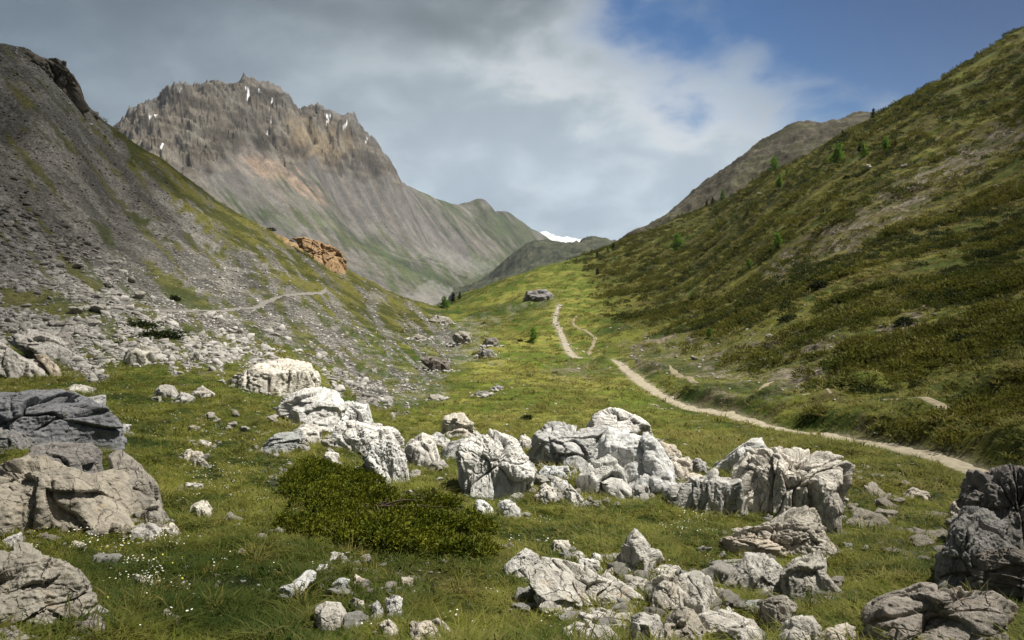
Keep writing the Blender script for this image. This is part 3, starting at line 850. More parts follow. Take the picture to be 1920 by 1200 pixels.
# left foreground
B([(-60,738),(0,741),(70,739),(125,745),(165,765),(190,788),(195,806),(150,824),(95,838),(30,842),(-60,842)], 'dark grey boulder with a black hollow, above the flat slab at the left edge', 1, .8, (.95, .97, 1.02), ROCKD, 1.6, 12, (.7, 1, 1), 1.2)
B([(152,818),(190,806),(217,822),(208,836),(165,838)], 'grey stone leaning on the right end of the dark hollow boulder', 2, 1, D1)
B([(-40,812),(10,806),(55,822),(70,838),(20,848),(-40,848)], 'low grey rock under the hollow of the dark boulder', 3, .8, (1.1, 1.1, 1.1), ROCKD)
B([(20,872),(58,850),(120,842),(168,832),(188,850),(188,890),(150,915),(60,905)], 'flat dark slab behind the big tan boulder on the left', 4, 1, (.95, .92, .9), ROCKD, .8, 7)
B([(-60,905),(0,884),(40,873),(85,874),(118,884),(160,894),(200,884),(224,892),(238,920),(251,955),(236,984),(190,992),(150,978),(100,974),(50,988),(-60,1003)], 'big tan boulder at the left edge with a shadowed undercut', 5, .8, (1.42, 1.36, 1.20), ROCKD, .8, 7, (.8, 1, .8), .85, skirt=.12)
B([(212,866),(237,853),(264,880),(288,912),(298,930),(290,955),(262,968),(243,940),(226,902)], 'upright tan boulder against the right end of the big tan boulder', 6, 1, (1.45, 1.36, 1.20), ROCKD, 1.4, 7)
B([(268,960),(296,940),(312,972),(298,990),(262,985),(250,965)], 'tan block at the foot of the upright tan boulder', 7, 1, (1.45, 1.36, 1.20), ROCKD)
B([(236,1000),(268,982),(300,990),(290,1010),(255,1014)], 'flat grey stone in the grass under the upright tan boulder', 8, 1, D1)
B([(296,992),(322,980),(335,996),(318,1006),(300,1004)], 'pale stone at the right tip of the tan boulder cluster', 9, 1, T1)
B([(8,1012),(38,1000),(46,1026),(14,1032)], 'small split grey block between the two big left boulders', 10, 1, D1)
B([(-60,1045),(0,1032),(40,1030),(90,1048),(140,1075),(163,1108),(168,1140),(148,1170),(100,1192),(40,1206),(-60,1210)], 'big rough tan boulder in the bottom left corner', 11, .9, (1.42, 1.32, 1.12), ROCKD, 1.0, 10, (.8, 1, 1.2), 1.2, .7)
B([(138,1170),(175,1158),(203,1182),(192,1205),(140,1208)], 'grey rock at the foot of the rough corner boulder', 12, 1, (1.2, 1.15, 1.1), ROCKD)
B([(-40,1190),(20,1180),(70,1195),(90,1225),(-40,1230)], 'low rock under the rough corner boulder at the frame edge', 13, 1, (1.3, 1.2, 1.1), ROCKD)
B([(171,1150),(185,1136),(205,1146),(206,1160),(190,1166),(174,1160)], 'smooth dark grey stone right of the rough corner boulder', 14, 1, G1, None, .4, 5, (1, 1, 1), .5)
# upper left
B([(20,640),(60,624),(105,642),(146,665),(142,682),(100,676),(58,662)], 'long pale ridge of rock on the upper left talus', 15, 1, D1, None, 1, 10)
B([(96,640),(118,622),(134,630),(140,648),(118,655),(98,650)], 'dark square boulder behind the long pale ridge', 16, 1, (1, 1, 1.02), ROCKD)
B([(236,668),(265,648),(284,655),(294,682),(270,688),(245,684)], 'rounded grey boulder between two green patches on the talus', 17, 1, (.8, .82, .8))
B([(-30,640),(8,648),(36,668),(75,688),(100,705),(95,715),(60,712),(20,700),(-30,690)], 'pale broken slab at the left edge under the talus', 18, 1, D1)
B([(60,662),(90,672),(112,690),(116,708),(100,700),(82,682)], 'curved narrow rock beside the pale broken slab', 19, 1, (.9, .85, .8))
B([(290,740),(300,724),(325,725),(333,740),(318,748),(296,748)], 'blue grey stone at the lower rim of the talus', 20, 1, G1)
B([(330,748),(345,738),(362,746),(358,756),(338,757)], 'flat grey stone right of the blue grey stone', 21, 1, D1)
B([(362,740),(378,724),(402,738),(400,746),(376,748)], 'grey wedge of rock at the right end of the talus rim', 22, 1, D1)
B([(120,732),(140,722),(176,728),(172,736),(140,738)], 'flat pale slab above the dark hollow boulder', 23, 1, T1)
B([(142,760),(160,746),(195,742),(192,756),(165,764)], 'grey slab just behind the dark hollow boulder', 24, 1, G1)
# middle row
B([(432,730),(440,718),(462,702),(490,685),(540,681),(586,688),(593,706),(588,735),(570,744),(545,741),(500,740),(450,738)], 'big pale boulder with an undercut, standing on the lower scree', 25, .8, (1.0, .97, .92), None, 1.3, 7, (1, 1, .45), .8, .35, skirt=.12, rib=0.7)
B([(524,684),(536,678),(548,684),(540,690)], 'yellowish stone on top of the undercut pale boulder', 26, 1, (1, .88, .62))
B([(526,768),(545,752),(575,742),(600,738),(632,752),(650,775),(648,800),(612,806),(575,796),(545,790)], 'broad whitish boulder below the undercut boulder', 27, 1, W1, None, .7, 7, (.6, 1, 1), .8)
B([(630,765),(660,757),(690,758),(698,785),(690,798),(655,806),(628,800)], 'whitish ribbed block right of the broad whitish boulder', 28, 1, W1, rib=1.0)
B([(486,845),(495,832),(520,820),(550,814),(566,822),(558,836),(518,852),(490,852)], 'blue grey wedge of rock lying in the grass', 29, 1, (.62, .67, .72), None, 1.2, 6, (.5, 1, 1))
B([(548,812),(575,796),(598,804),(597,824),(578,832),(562,826)], 'whitish block leaning on the blue grey wedge', 30, 1, W1)
B([(634,832),(642,808),(652,788),(690,796),(730,803),(748,824),(738,846),(700,842),(672,856),(645,848)], 'whitish boulder with a dark overhang, left of the ribbed pillar', 31, 1, W1, None, .9, 7, skirt=.12, rib=0.5)
B([(688,862),(692,842),(706,828),(738,838),(757,852),(763,885),(762,909),(740,911),(712,885)], 'ribbed whitish pillar of rock above the juniper bush', 32, 1, W1, None, 1.8, 9, (1.4, 1, .3), 1.3, rib=1.6)
B([(755,845),(772,826),(792,815),(814,826),(820,856),(802,880),(775,880),(760,872)], 'whitish angular boulder between the ribbed pillar and the big slab', 33, 1, W1)
B([(662,888),(668,875),(690,876),(694,890),(680,897),(665,896)], 'small white rock at the upper edge of the juniper bush', 34, 1, W1)
B([(606,862),(612,848),(632,852),(634,870),(620,876),(610,870)], 'small whitish block left of the overhanging whitish boulder', 35, 1, W1)
B([(830,812),(836,782),(868,780),(895,808),(884,822),(850,822)], 'stepped pale rock at the back of the central row', 36, 1, T1, None, 1.4, 8, (.6, 1, 1.4))
B([(800,828),(820,811),(841,826),(836,840),(808,838)], 'small pale rock beside the stepped pale rock', 37, 1, (1, 1, 1))
B([(828,850),(850,830),(872,826),(880,848),(850,862),(832,860)], 'grey rock between the stepped rock and the big slab', 38, 1, G1)
B([(858,850),(875,828),(897,812),(922,818),(940,826),(958,832),(981,856),(989,882),(976,908),(960,932),(925,940),(893,934),(880,905),(870,878)], 'big white slab sloping down to the grass in the centre', 39, .7, (1.14, 1.14, 1.13), None, 1.0, 11, (.8, 1, .5), .6, .75, rib=.9, front=[((-.1, -.7, .7), .80), ((-.55, -.75, .35), .86)])
B([(962,838),(984,815),(1002,832),(992,846),(970,846)], 'small pale rock behind the big white slab', 40, 1, (1, 1, 1))
B([(890,955),(895,938),(908,940),(930,966),(908,974),(890,970)], 'white stone under the left foot of the big white slab', 41, 1, W1)
B([(934,946),(955,936),(974,956),(972,974),(952,968)], 'white angular stone under the right foot of the big white slab', 42, 1, W1)
B([(954,934),(965,926),(977,934),(966,940)], 'small white stone above the white angular stone', 43, 1, W1)
B([(1003,930),(1024,907),(1040,922),(1050,938),(1040,944),(1012,934)], 'white triangular stone in the grass in front of the central blocks', 44, 1, W1)
B([(1032,910),(1042,894),(1062,905),(1086,925),(1080,932),(1052,920)], 'white slab behind the white triangular stone', 45, 1, W1)
B([(1014,886),(1024,876),(1062,875),(1068,894),(1045,904),(1018,898)], 'flat whitish block under the dark faced block', 46, 1, (1.08, 1.08, 1.06))
B([(988,872),(1005,845),(1018,812),(1040,800),(1062,803),(1075,812),(1108,803),(1137,807),(1138,838),(1122,865),(1105,882),(1085,884),(1058,868),(1030,872),(1000,880)], 'dark faced fractured block left of the tall central boulder', 47, 1, (.82, .83, .84), None, 1.7, 11, (1, 1, 1), 1.0, .5, front=[((-.75, -.62, -.1), .62), ((.35, -.85, .3), .72)], skirt=.1)
B([(1104,800),(1122,778),(1160,767),(1190,780),(1208,798),(1218,818),(1214,828),(1180,824),(1150,816),(1128,808)], 'white capstone on top of the central rock pile', 48, 1, (1.16, 1.13, 1.1), None, .6, 6, (1, 1, 1), .7, .8)
B([(1136,835),(1146,808),(1170,812),(1200,822),(1226,832),(1246,856),(1258,880),(1260,905),(1242,928),(1205,922),(1165,896),(1142,872)], 'tall central boulder with a white right flank under the capstone', 49, 1, (1.05, 1.05, 1.05), None, 1.0, 8, (1, 1, .8), .9, .5, front=[((-.35, -.9, .2), .66), ((.75, -.35, .55), .74)])
B([(1092,900),(1115,875),(1140,858),(1165,880),(1182,915),(1160,938),(1120,942),(1095,925)], 'cracked buff slab under the central boulders', 50, .8, (.95, .92, .86), None, 1.3, 8, (1, 1, 1), .5, .8)
B([(1058,925),(1072,912),(1092,935),(1100,948),(1072,945)], 'buff wedge at the left foot of the cracked buff slab', 51, 1, (1, .98, .93))
B([(1180,930),(1195,910),(1213,912),(1216,928),(1200,940)], 'grey lump at the right foot of the cracked buff slab', 52, 1, (.8, .8, .8))
B([(1230,845),(1240,830),(1262,834),(1276,852),(1268,870),(1246,866)], 'warm pale rock behind the right flank of the central boulder', 53, 1, T1)
B([(1250,880),(1262,862),(1285,858),(1300,870),(1290,892),(1268,902),(1252,896)], 'jagged grey rock right of the tall central boulder', 54, 1, (.85, .85, .85), None, 1.6, 10, rib=1.0)
B([(1292,868),(1304,860),(1322,868),(1324,884),(1310,894),(1296,884)], 'small ribbed rock at the right end of the central pile', 55, 1, D1, None, 1.5, rib=1.0)
B([(1276,902),(1290,888),(1316,892),(1320,902),(1290,910)], 'low pale ledge left of the big ribbed block', 56, 1, T1)
# the big ribbed block on the right
B([(1250,924),(1262,914),(1300,902),(1345,893),(1372,896),(1378,914),(1377,960),(1348,970),(1300,958),(1268,938)], 'grey ribbed block left of the dark cleft', 57, 1, (.86, .87, .88), None, 1.2, 9, (1.6, 1, .35), 1.0, .3, front=[((0, -1, .05), .8)], rib=1.2)
B([(1330,884),(1350,866),(1385,845),(1404,830),(1422,826),(1432,846),(1428,862),(1392,866),(1362,886),(1340,892)], 'pale rock behind the big ribbed block, pointing up right', 58, 1, (1.05, 1.05, 1.03))
B([(1384,872),(1395,860),(1420,856),(1460,860),(1505,862),(1545,873),(1567,884),(1562,910),(1549,935),(1540,965),(1518,978),(1470,975),(1430,978),(1402,962),(1392,925)], 'big ribbed block with a white top and vertical cracks', 59, .9, (1.0, 1.0, 1.0), None, 2.0, 13, (1.6, 1, .4), 1.1, .5, front=[((-.1, -1, .05), .75)], push=.1, rib=.7)
B([(1546,945),(1556,931),(1570,932),(1578,952),(1578,1004),(1560,1009),(1548,978)], 'narrow grey pillar at the right side of the big ribbed block', 60, 1, (.78, .78, .78), None, 1.5, 7, (1, 1, .4), rib=1.0)
B([(1352,1014),(1400,1000),(1452,985),(1480,968),(1525,968),(1546,992),(1549,1030),(1522,1052),(1470,1050),(1400,1056),(1354,1046)], 'grey stepped base under the big ribbed block', 61, 1, (.75, .74, .72), None, 1.6, 10, (1, 1, 1.2), 1.2, rib=0.8)
B([(1345,1032),(1352,1012),(1400,1008),(1450,1006),(1470,1020),(1462,1046),(1420,1052),(1380,1048),(1350,1044)], 'long grey ledge in front of the big ribbed block', 62, .8, (.80, .77, .74), None, 1.5, 11, (.8, 1, 1.6), 1.1, rib=0.7)
B([(1352,1006),(1375,993),(1420,990),(1422,1002),(1390,1008)], 'thin grey ledge in the grass under the dark cleft', 63, 1, (.75, .74, .72))
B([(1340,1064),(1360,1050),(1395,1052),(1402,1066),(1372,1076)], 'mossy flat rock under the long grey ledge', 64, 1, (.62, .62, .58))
B([(1376,1100),(1384,1068),(1400,1048),(1432,1046),(1462,1074),(1480,1104),(1455,1120),(1400,1124)], 'grey conical boulder in front of the long grey ledge', 65, 1, (.88, .85, .8), None, .9, 7, rib=0.6)
B([(1476,1080),(1498,1060),(1520,1046),(1536,1034),(1546,1050),(1546,1078),(1572,1102),(1586,1120),(1550,1134),(1508,1128),(1484,1110)], 'grey boulder with a pointed top right of the conical boulder', 66, 1, (.86, .84, .8), None, 1.2, 8, rib=0.6)
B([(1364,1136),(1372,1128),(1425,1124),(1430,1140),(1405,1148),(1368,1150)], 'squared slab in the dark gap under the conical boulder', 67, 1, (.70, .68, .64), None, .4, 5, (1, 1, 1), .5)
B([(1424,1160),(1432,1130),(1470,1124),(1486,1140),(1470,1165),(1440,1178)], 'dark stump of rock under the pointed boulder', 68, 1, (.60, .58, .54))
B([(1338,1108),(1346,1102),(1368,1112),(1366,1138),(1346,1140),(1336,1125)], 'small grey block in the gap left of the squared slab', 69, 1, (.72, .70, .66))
# bottom centre
B([(1148,1048),(1168,1024),(1190,996),(1212,1022),(1234,1048),(1226,1068),(1198,1084),(1168,1068)], 'grey diamond shaped boulder standing on its point', 70, 1, (.95, .94, .91), None, .6, 6, (1, 1, 1), .8, .25, skirt=.1)
B([(950,1064),(962,1050),(985,1035),(1006,1042),(1016,1062),(1008,1082),(985,1092),(960,1082)], 'pale rounded rock at the left end of the long cracked slab', 71, 1, (.98, .97, .94), None, .9, 7)
B([(1006,1080),(1018,1046),(1062,1054),(1120,1080),(1160,1098),(1196,1122),(1219,1150),(1205,1160),(1165,1152),(1140,1165),(1100,1156),(1060,1138),(1030,1122)], 'long cracked grey slab sloping to the bottom centre', 72, .8, (.98, .97, .94), None, 1.6, 13, (.8, 1, .8), .5, .9, front=[((-.15, -.6, .78), .84), ((-.5, -.8, .3), .86)])
B([(1082,1158),(1110,1142),(1150,1150),(1186,1148),(1190,1172),(1162,1186),(1118,1182)], 'low block against the lower edge of the long cracked slab', 73, 1, (.92, .9, .87), None, 1.3)
B([(1058,1180),(1085,1168),(1140,1178),(1160,1200),(1150,1225),(1095,1225)], 'flat pale slab at the bottom centre of the frame', 74, 1, (.95, .93, .9))
B([(1176,1200),(1192,1166),(1225,1158),(1246,1190),(1250,1225),(1180,1225)], 'rough grey boulder at the bottom edge beside the flat pale slab', 75, 1, (.9, .88, .85))
B([(1226,1095),(1250,1084),(1276,1088),(1292,1105),(1276,1140),(1250,1158),(1230,1150)], 'buff cracked block right of the long cracked slab', 76, 1, (.95, .92, .86), None, 1.4, 8)
B([(1262,1115),(1284,1080),(1306,1073),(1326,1092),(1342,1128),(1334,1150),(1312,1162),(1286,1150)], 'tall tilted grey block in the bottom right rock pile', 77, 1, (.94, .92, .88), None, 1.3, 8)
B([(1300,1160),(1330,1144),(1372,1152),(1400,1166),(1424,1192),(1430,1230),(1320,1230),(1304,1195)], 'broad grainy boulder at the bottom edge right of centre', 78, 1, (.92, .88, .82), None, .7, 7, (1, 1, 1), 1.1)
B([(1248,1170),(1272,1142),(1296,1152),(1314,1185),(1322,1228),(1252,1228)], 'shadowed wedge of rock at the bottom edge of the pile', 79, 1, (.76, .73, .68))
B([(1034,1032),(1040,1014),(1066,1013),(1068,1030),(1052,1040)], 'small squarish pale stone behind the long cracked slab', 80, 1, (1.02, 1, .95))
B([(1072,1040),(1082,1030),(1104,1046),(1100,1054),(1080,1050)], 'small pale stone right of the squarish pale stone', 81, 1, (1, .98, .93))
B([(1086,1062),(1092,1048),(1118,1054),(1134,1072),(1130,1082),(1105,1072)], 'pale oblong block against the upper edge of the long slab', 82, 1, (1, .98, .94))
B([(1110,1048),(1116,1036),(1138,1056),(1130,1062)], 'pale narrow stone left of the diamond boulder', 83, 1, (1, .98, .95))
B([(1134,1080),(1140,1066),(1164,1062),(1172,1080),(1160,1094)], 'pale block under the left side of the diamond boulder', 84, 1, (.98, .96, .92))
B([(1168,1100),(1175,1084),(1204,1084),(1216,1100),(1208,1122),(1190,1120)], 'grey block under the right side of the diamond boulder', 85, 1, (.85, .83, .8))
B([(1222,1080),(1232,1064),(1265,1062),(1276,1076),(1262,1086),(1236,1086)], 'flat grey stone right of the diamond boulder', 86, 1, (.9, .88, .85))
B([(1462,1200),(1476,1170),(1496,1157),(1520,1160),(1536,1180),(1534,1225),(1464,1225)], 'pale mossy boulder at the bottom edge left of the broad dark slab', 87, 1, (.92, .9, .86))
B([(1534,1205),(1552,1182),(1586,1172),(1602,1190),(1600,1228),(1538,1228)], 'small mossy rock right of the pale mossy boulder', 88, 1, (.86, .84, .8))
# right edge
B([(1802,905),(1822,886),(1850,892),(1880,886),(1920,884),(1980,890),(1980,1045),(1890,1040),(1850,990),(1815,968),(1804,935)], 'tall dark craggy block at the right edge', 89, .7, (.72, .68, .65), ROCKD, 2.0, 14, (1, 1, .6), 1.4, .3, rib=0.9)
B([(1754,1112),(1768,1055),(1782,995),(1808,968),(1846,968),(1880,985),(1898,1030),(1850,1045),(1840,1112),(1800,1120)], 'dark grey leaning boulder in front of the tall craggy block', 90, .8, (.9, .92, .92), ROCKD, 1.4, 9, (1, 1, .7), 1.0, .4, rib=0.5)
B([(1826,1112),(1836,1036),(1880,1026),(1925,1034),(1990,1040),(1990,1140),(1890,1134)], 'layered dark rock at the right edge beside the leaning boulder', 91, .7, (.72, .70, .68), ROCKD, 1.6, 12, (.5, 1, 2.2), 1.2, .4)
B([(1622,1168),(1640,1140),(1682,1120),(1730,1106),(1790,1114),(1850,1114),(1886,1132),(1894,1152),(1872,1182),(1840,1215),(1800,1235),(1625,1235)], 'broad brown grey slab in the bottom right corner', 92, .8, (1.25, 1.17, 1.06), ROCKD, .9, 9, (.8, 1, 1), .7, .8)
B([(1786,950),(1794,938),(1806,945),(1808,970),(1796,980),(1784,968)], 'pinkish stone at the left foot of the tall craggy block', 93, 1, (.9, .8, .74))
# white blocks in the left meadow
B([(352,966),(365,950),(382,938),(396,956),(389,973),(366,972)], 'white stone alone in the meadow right of the tan boulders', 94, 1, (1.12, 1.06, .95))
B([(368,834),(376,825),(394,830),(392,838),(376,840)], 'white stone at the top of the small pale heap in the meadow', 95, 1, T1)
B([(344,858),(354,845),(376,848),(382,862),(366,868)], 'pale stone in the middle of the small heap in the meadow', 96, 1, T1)
B([(366,866),(376,857),(396,874),(388,880),(372,876)], 'tilted pale stone on the right of the small heap in the meadow', 97, 1, T1)
B([(344,916),(352,905),(378,908),(380,918),(356,922)], 'flat grey stone below the small heap in the meadow', 98, 1, D1)
B([(216,815),(230,797),(245,797),(236,812),(224,818)], 'pointed grey stone right of the dark hollow boulder', 99, 1, D1)
B([(128,1026),(136,1014),(158,1018),(156,1030),(138,1032)], 'white stone with a dark hole above the rough corner boulder', 100, 1, T1)
B([(250,1095),(258,1079),(272,1084),(296,1094),(290,1108),(268,1108)], 'cracked white stone in the dark turf right of the rough corner boulder', 101, 1, T1)
B([(297,1158),(312,1143),(334,1156),(328,1168),(308,1170)], 'tan stone in the dark turf near the bottom left', 102, 1, (1.02, .94, .84))
B([(184,1052),(194,1036),(205,1050),(200,1058)], 'small grey stone with a point above the smooth dark stone', 103, 1, D1)
# bottom left of centre
B([(594,1140),(608,1131),(638,1135),(658,1168),(652,1188),(625,1194),(604,1186)], 'cracked grey block in the turf at the bottom left of centre', 104, 1, (.95, .92, .88), None, 1.6, 6, (1, 1, 1), .5)
B([(654,1130),(664,1122),(680,1130),(690,1154),(682,1160),(668,1146)], 'rounded pale stone right of the cracked grey block', 105, 1, T1)
B([(516,1108),(530,1098),(552,1096),(570,1074),(588,1072),(584,1088),(560,1108),(536,1122)], 'long white rock in the turf left of the stony patch', 106, 1, W1)
B([(590,1068),(600,1060),(614,1058),(612,1072),(596,1078)], 'white stone up right of the long white rock', 107, 1, W1)
B([(608,1056),(622,1038),(654,1036),(640,1044),(618,1056)], 'thin white rock at the lower left edge of the juniper bush', 108, 1, W1)
B([(626,1096),(636,1084),(654,1088),(654,1106),(638,1112),(628,1106)], 'round grey stone in the middle of the stony patch', 109, 1, (.92, .92, .9), None, .5, 5, (1, 1, 1), .6)
B([(660,1094),(668,1079),(684,1086),(680,1102),(664,1102)], 'pinkish stone right of the round grey stone', 110, 1, (.98, .9, .84))
B([(748,1096),(752,1083),(774,1084),(772,1098),(760,1106)], 'angular pale stone at the right end of the stony patch', 111, 1, T1)
B([(694,1138),(708,1129),(724,1150),(732,1168),(720,1160),(704,1152)], 'slanted grey stone below the stony patch', 112, 1, D1)
B([(718,1126),(734,1116),(756,1122),(752,1140),(756,1162),(742,1168),(730,1150)], 'stack like white rock beside the slanted grey stone', 113, 1, W1, None, 1.6, 7)
B([(706,1172),(724,1163),(746,1182),(742,1200),(726,1192)], 'pale wedge at the bottom edge left of the tilted slab', 114, 1, T1)
B([(770,1172),(784,1165),(806,1170),(820,1200),(818,1225),(776,1225)], 'tilted pale slab at the bottom edge', 115, 1, T1, None, 1.4)
B([(812,1166),(824,1162),(842,1178),(840,1192),(826,1184)], 'narrow stone right of the tilted pale slab', 116, 1, T1)
B([(860,1184),(876,1179),(894,1186),(884,1196),(866,1198)], 'small white stone at the bottom edge left of the flat pale slab', 117, 1, W1)
B([(735,1010),(745,998),(765,1002),(780,1012),(775,1020),(750,1016)], 'white rock showing through the juniper bush', 118, 1, W1)
# across the valley
B([(792,664),(808,657),(826,662),(840,678),(838,698),(822,694),(802,680)], 'dark outcrop on the slope left of the stream bed', 119, .8, (.78, .74, .72), ROCKD, 1.5, 9, name='rock_outcrop', cat='outcrop')
B([(982,560),(992,547),(1022,545),(1042,556),(1030,563),(1000,564)], 'dark outcrop on the skyline above the top bend of the path', 120, .8, (.95, .95, 1.0), ROCKD, 1.6, 10, name='rock_outcrop', cat='outcrop')
B([(850,625),(862,612),(880,618),(888,640),(872,645),(856,636)], 'pale outcrop beside the gully in the valley floor', 121, .8, (.52, .50, .46), None, 1.2, name='rock_outcrop', cat='outcrop')
B([(896,660),(905,644),(922,648),(926,665),(912,672)], 'grey outcrop at the lower end of the gully', 122, .8, (.44, .44, .43), name='rock_outcrop', cat='outcrop')
B([(902,650),(912,628),(930,625),(934,640),(920,650)], 'dark outcrop at the upper end of the gully', 123, .8, (.78, .78, .78), ROCKD, 1.5, name='rock_outcrop', cat='outcrop')
B([(888,738),(898,727),(918,732),(916,742),(900,745)], 'dark boulder on the lawn below the gully', 124, 1, (1, 1, 1), ROCKD)
B([(918,728),(930,716),(942,722),(938,732),(924,734)], 'smaller dark boulder up right of the dark boulder on the lawn', 125, 1, (1, 1, 1), ROCKD)
B([(768,632),(780,622),(800,630),(804,640),(788,640)], 'grey outcrop in the grass at the foot of the left crest', 126, .8, (.48, .47, .45), name='rock_outcrop', cat='outcrop')
B([(800,745),(808,735),(830,738),(832,748),(814,752)], 'pale rubble block at the toe of the scree', 127, 1, (.58, .56, .52))
B([(1546,868),(1570,884),(1600,892),(1592,898),(1566,897)], 'flat pale rock behind the right end of the ribbed block', 128, 1, T1)
B([(552,447),(575,448),(600,456),(620,464),(636,472),(644,488),(642,506),(622,500),(606,492),(588,480),(568,464)], 'ochre eroded cliff on the crest of the left slope', 129, .9, (.62, .42, .25), ROCK, 1.6, 14, (1.3, 1, .7), 1.5, .9, push=8, name='cliff', cat='cliff', rib=1.2)

B([(38,114),(60,103),(95,112),(130,139),(160,176),(142,178),(100,150),(64,126)], 'dark crag on the skyline at the top of the left slope', 130, .6, (.62, .58, .52), ROCKD, 1.6, 12, push=7, name='rock_outcrop', cat='outcrop', rib=.8)
B([(166,214),(172,208),(184,211),(183,218),(172,219)], 'small dark rock on the skyline below the crag', 131, .8, (.75, .72, .68), ROCKD)
B([(800,600),(815,588),(840,590),(848,602),(825,608)], 'pale low outcrop at the notch below the round tree', 132, .8, (.50, .49, .46), name='rock_outcrop', cat='outcrop')
B([(1690,930),(1712,918),(1742,926),(1740,938),(1706,942)], 'flat buff rock in the turf left of the tall craggy block', 133, .8, (.80, .74, .66))

# ------------------------------------------------------------------ small stones: each one an object, sharing a dozen meshes
PROTO = []
for k in range(12):
    rng = np.random.default_rng(500 + k)
    Vd, Fc = ico(4)
    S = np.array([rng.uniform(.8, 1.2), rng.uniform(.6, 1), rng.uniform(.4, .75)])
    Vd = Vd * S; Vd /= np.linalg.norm(Vd, axis=1, keepdims=True)
    rad = []
    for _ in range(13):
        n = rng.normal(size=3); n /= np.linalg.norm(n)
        dn = Vd @ n
        rad.append(np.where(dn > 1e-3, np.linalg.norm(n * S) * rng.uniform(.7, 1) / np.maximum(dn, 1e-3), 1e6))
    rad = np.array(rad); mn = rad.min(0)
    r = mn * np.sum((rad / mn) ** -22.0, axis=0) ** (-1 / 22.0)
    r = rough(Vd, r, 1.2, rng, .7, 6, (1, 1, 1), .7, 300 + k)
    me = mesh_np('stone', Vd * r[:, None] * .5, [Fc]); smooth(me); me.materials.append(STONE)
    PROTO.append(me)

def stone(u, v, wpx, label, group, tone=None, flat=1.0, k=None):
    G = hit(u, v, surf)
    s = wpx * G[1] / F
    k = random.randrange(12) if k is None else k
    o = bpy.data.objects.new('stone', PROTO[k]); COL.objects.link(o)
    o.location = G + np.array([0, 0, .23 * s * flat]); o.rotation_euler = (random.gauss(0, .2), random.gauss(0, .2), random.uniform(0, 6.3))
    o.scale = (s, s * random.uniform(.7, 1), s * random.uniform(.75, 1.1) * flat)
    t = random.uniform(.78, 1.1)
    tone = tone or (1, .97, .92)
    o.color = (tone[0] * t, tone[1] * t, tone[2] * t, 1)
    tag(o, label, 'stone', group)
    return o

def scatter_stones(n, poly, w0, w1, label, group, tone=None, flat=1.0):
    P = np.array(poly, float); lo, hi = P.min(0), P.max(0)
    c = 0
    while c < n:
        u = random.uniform(lo[0], hi[0]); v = random.uniform(lo[1], hi[1])
        if not inside(np.array([u]), np.array([v]), P)[0]: continue
        w = w0 * (w1 / w0) ** (random.random() ** 1.8)
        stone(u, v, w, label, group, tone, flat); c += 1

def rocks_wedged(n, poly, w0, w1, label, group, tone):
    global stone
    P = np.array(poly, float); lo, hi = P.min(0), P.max(0); c = 0
    while c < n:
        u = random.uniform(lo[0], hi[0]); v = random.uniform(lo[1], hi[1])
        if not inside(np.array([u]), np.array([v]), P)[0]: continue
        o = stone(u, v, w0 * (w1 / w0) ** random.random(), label, group, tone); o.name = 'rock'; o['category'] = 'rock'; c += 1
rocks_wedged(40, [(1010,1090),(1180,1060),(1290,1070),(1430,1120),(1480,1190),(1440,1215),(1100,1215)], 24, 72, 'small grey block wedged in the bottom right rock pile', 'blocks wedged in the bottom right rock pile', (.88, .86, .82))
rocks_wedged(22, [(985,860),(1100,870),(1240,910),(1320,890),(1330,905),(1220,945),(1110,955),(1000,915)], 16, 40, 'small block wedged among the central boulders', 'blocks wedged among the central boulders', (.95, .94, .91))
rocks_wedged(16, [(600,800),(700,850),(820,860),(860,850),(850,900),(770,895),(690,895),(620,870)], 14, 34, 'small whitish block at the feet of the middle boulders', 'blocks at the feet of the middle boulders', (1.08, 1.07, 1.04))
rocks_wedged(14, [(1350,1000),(1480,1050),(1580,1060),(1590,1140),(1500,1160),(1380,1150),(1340,1080)], 20, 54, 'grey block in the gaps of the stepped rocks right of centre', 'blocks in the gaps of the stepped rocks', (.74, .72, .68))
rocks_wedged(12, [(0,1000),(240,990),(330,1000),(330,1015),(200,1010),(60,1030),(0,1035)], 14, 34, 'tan block at the foot of the big tan boulder', 'blocks at the foot of the big tan boulder', (.85, .78, .68))
rocks_wedged(22, [(1180,640),(1300,560),(1260,450),(1480,330),(1700,240),(1900,330),(1900,700),(1560,660),(1420,720)], 5, 17, 'pale stone in the heath of the right hillside', 'pale stones in the heath of the right hillside', (.80, .77, .70))
rocks_wedged(22, [(0,420),(90,440),(330,590),(470,690),(380,700),(150,650),(0,620)], 12, 34, 'larger pale block in the talus on the left', 'larger blocks of the left talus', (.85, .83, .80))
scatter_stones(44, [(590,1075),(640,1045),(770,1060),(810,1095),(760,1120),(690,1118),(600,1110)], 9, 27, 'small stone in the stony patch below the juniper bush', 'stones of the patch below the juniper bush')
scatter_stones(34, [(1585,935),(1640,925),(1760,960),(1800,990),(1770,1060),(1700,1080),(1660,1030),(1600,990)], 16, 60, 'flat brownish stone in the dry grass left of the tall craggy block', 'flat stones left of the tall craggy block', (.82, .77, .70), .75)
scatter_stones(24, [(1580,880),(1700,870),(1760,900),(1720,935),(1600,925)], 8, 26, 'flat pale stone in the turf between the ribbed block and the path', 'flat stones between the ribbed block and the path', (.92, .88, .82), .65)
scatter_stones(26, [(505,875),(590,868),(610,890),(560,905),(500,905)], 6, 18, 'tiny pale stone on the bare earth above the juniper bush', 'stones on the bare earth above the juniper bush')
scatter_stones(26, [(340,780),(480,770),(600,780),(520,810),(440,820),(400,850),(350,850)], 8, 28, 'pale stone in the meadow below the undercut boulder', 'stones in the meadow below the undercut boulder')
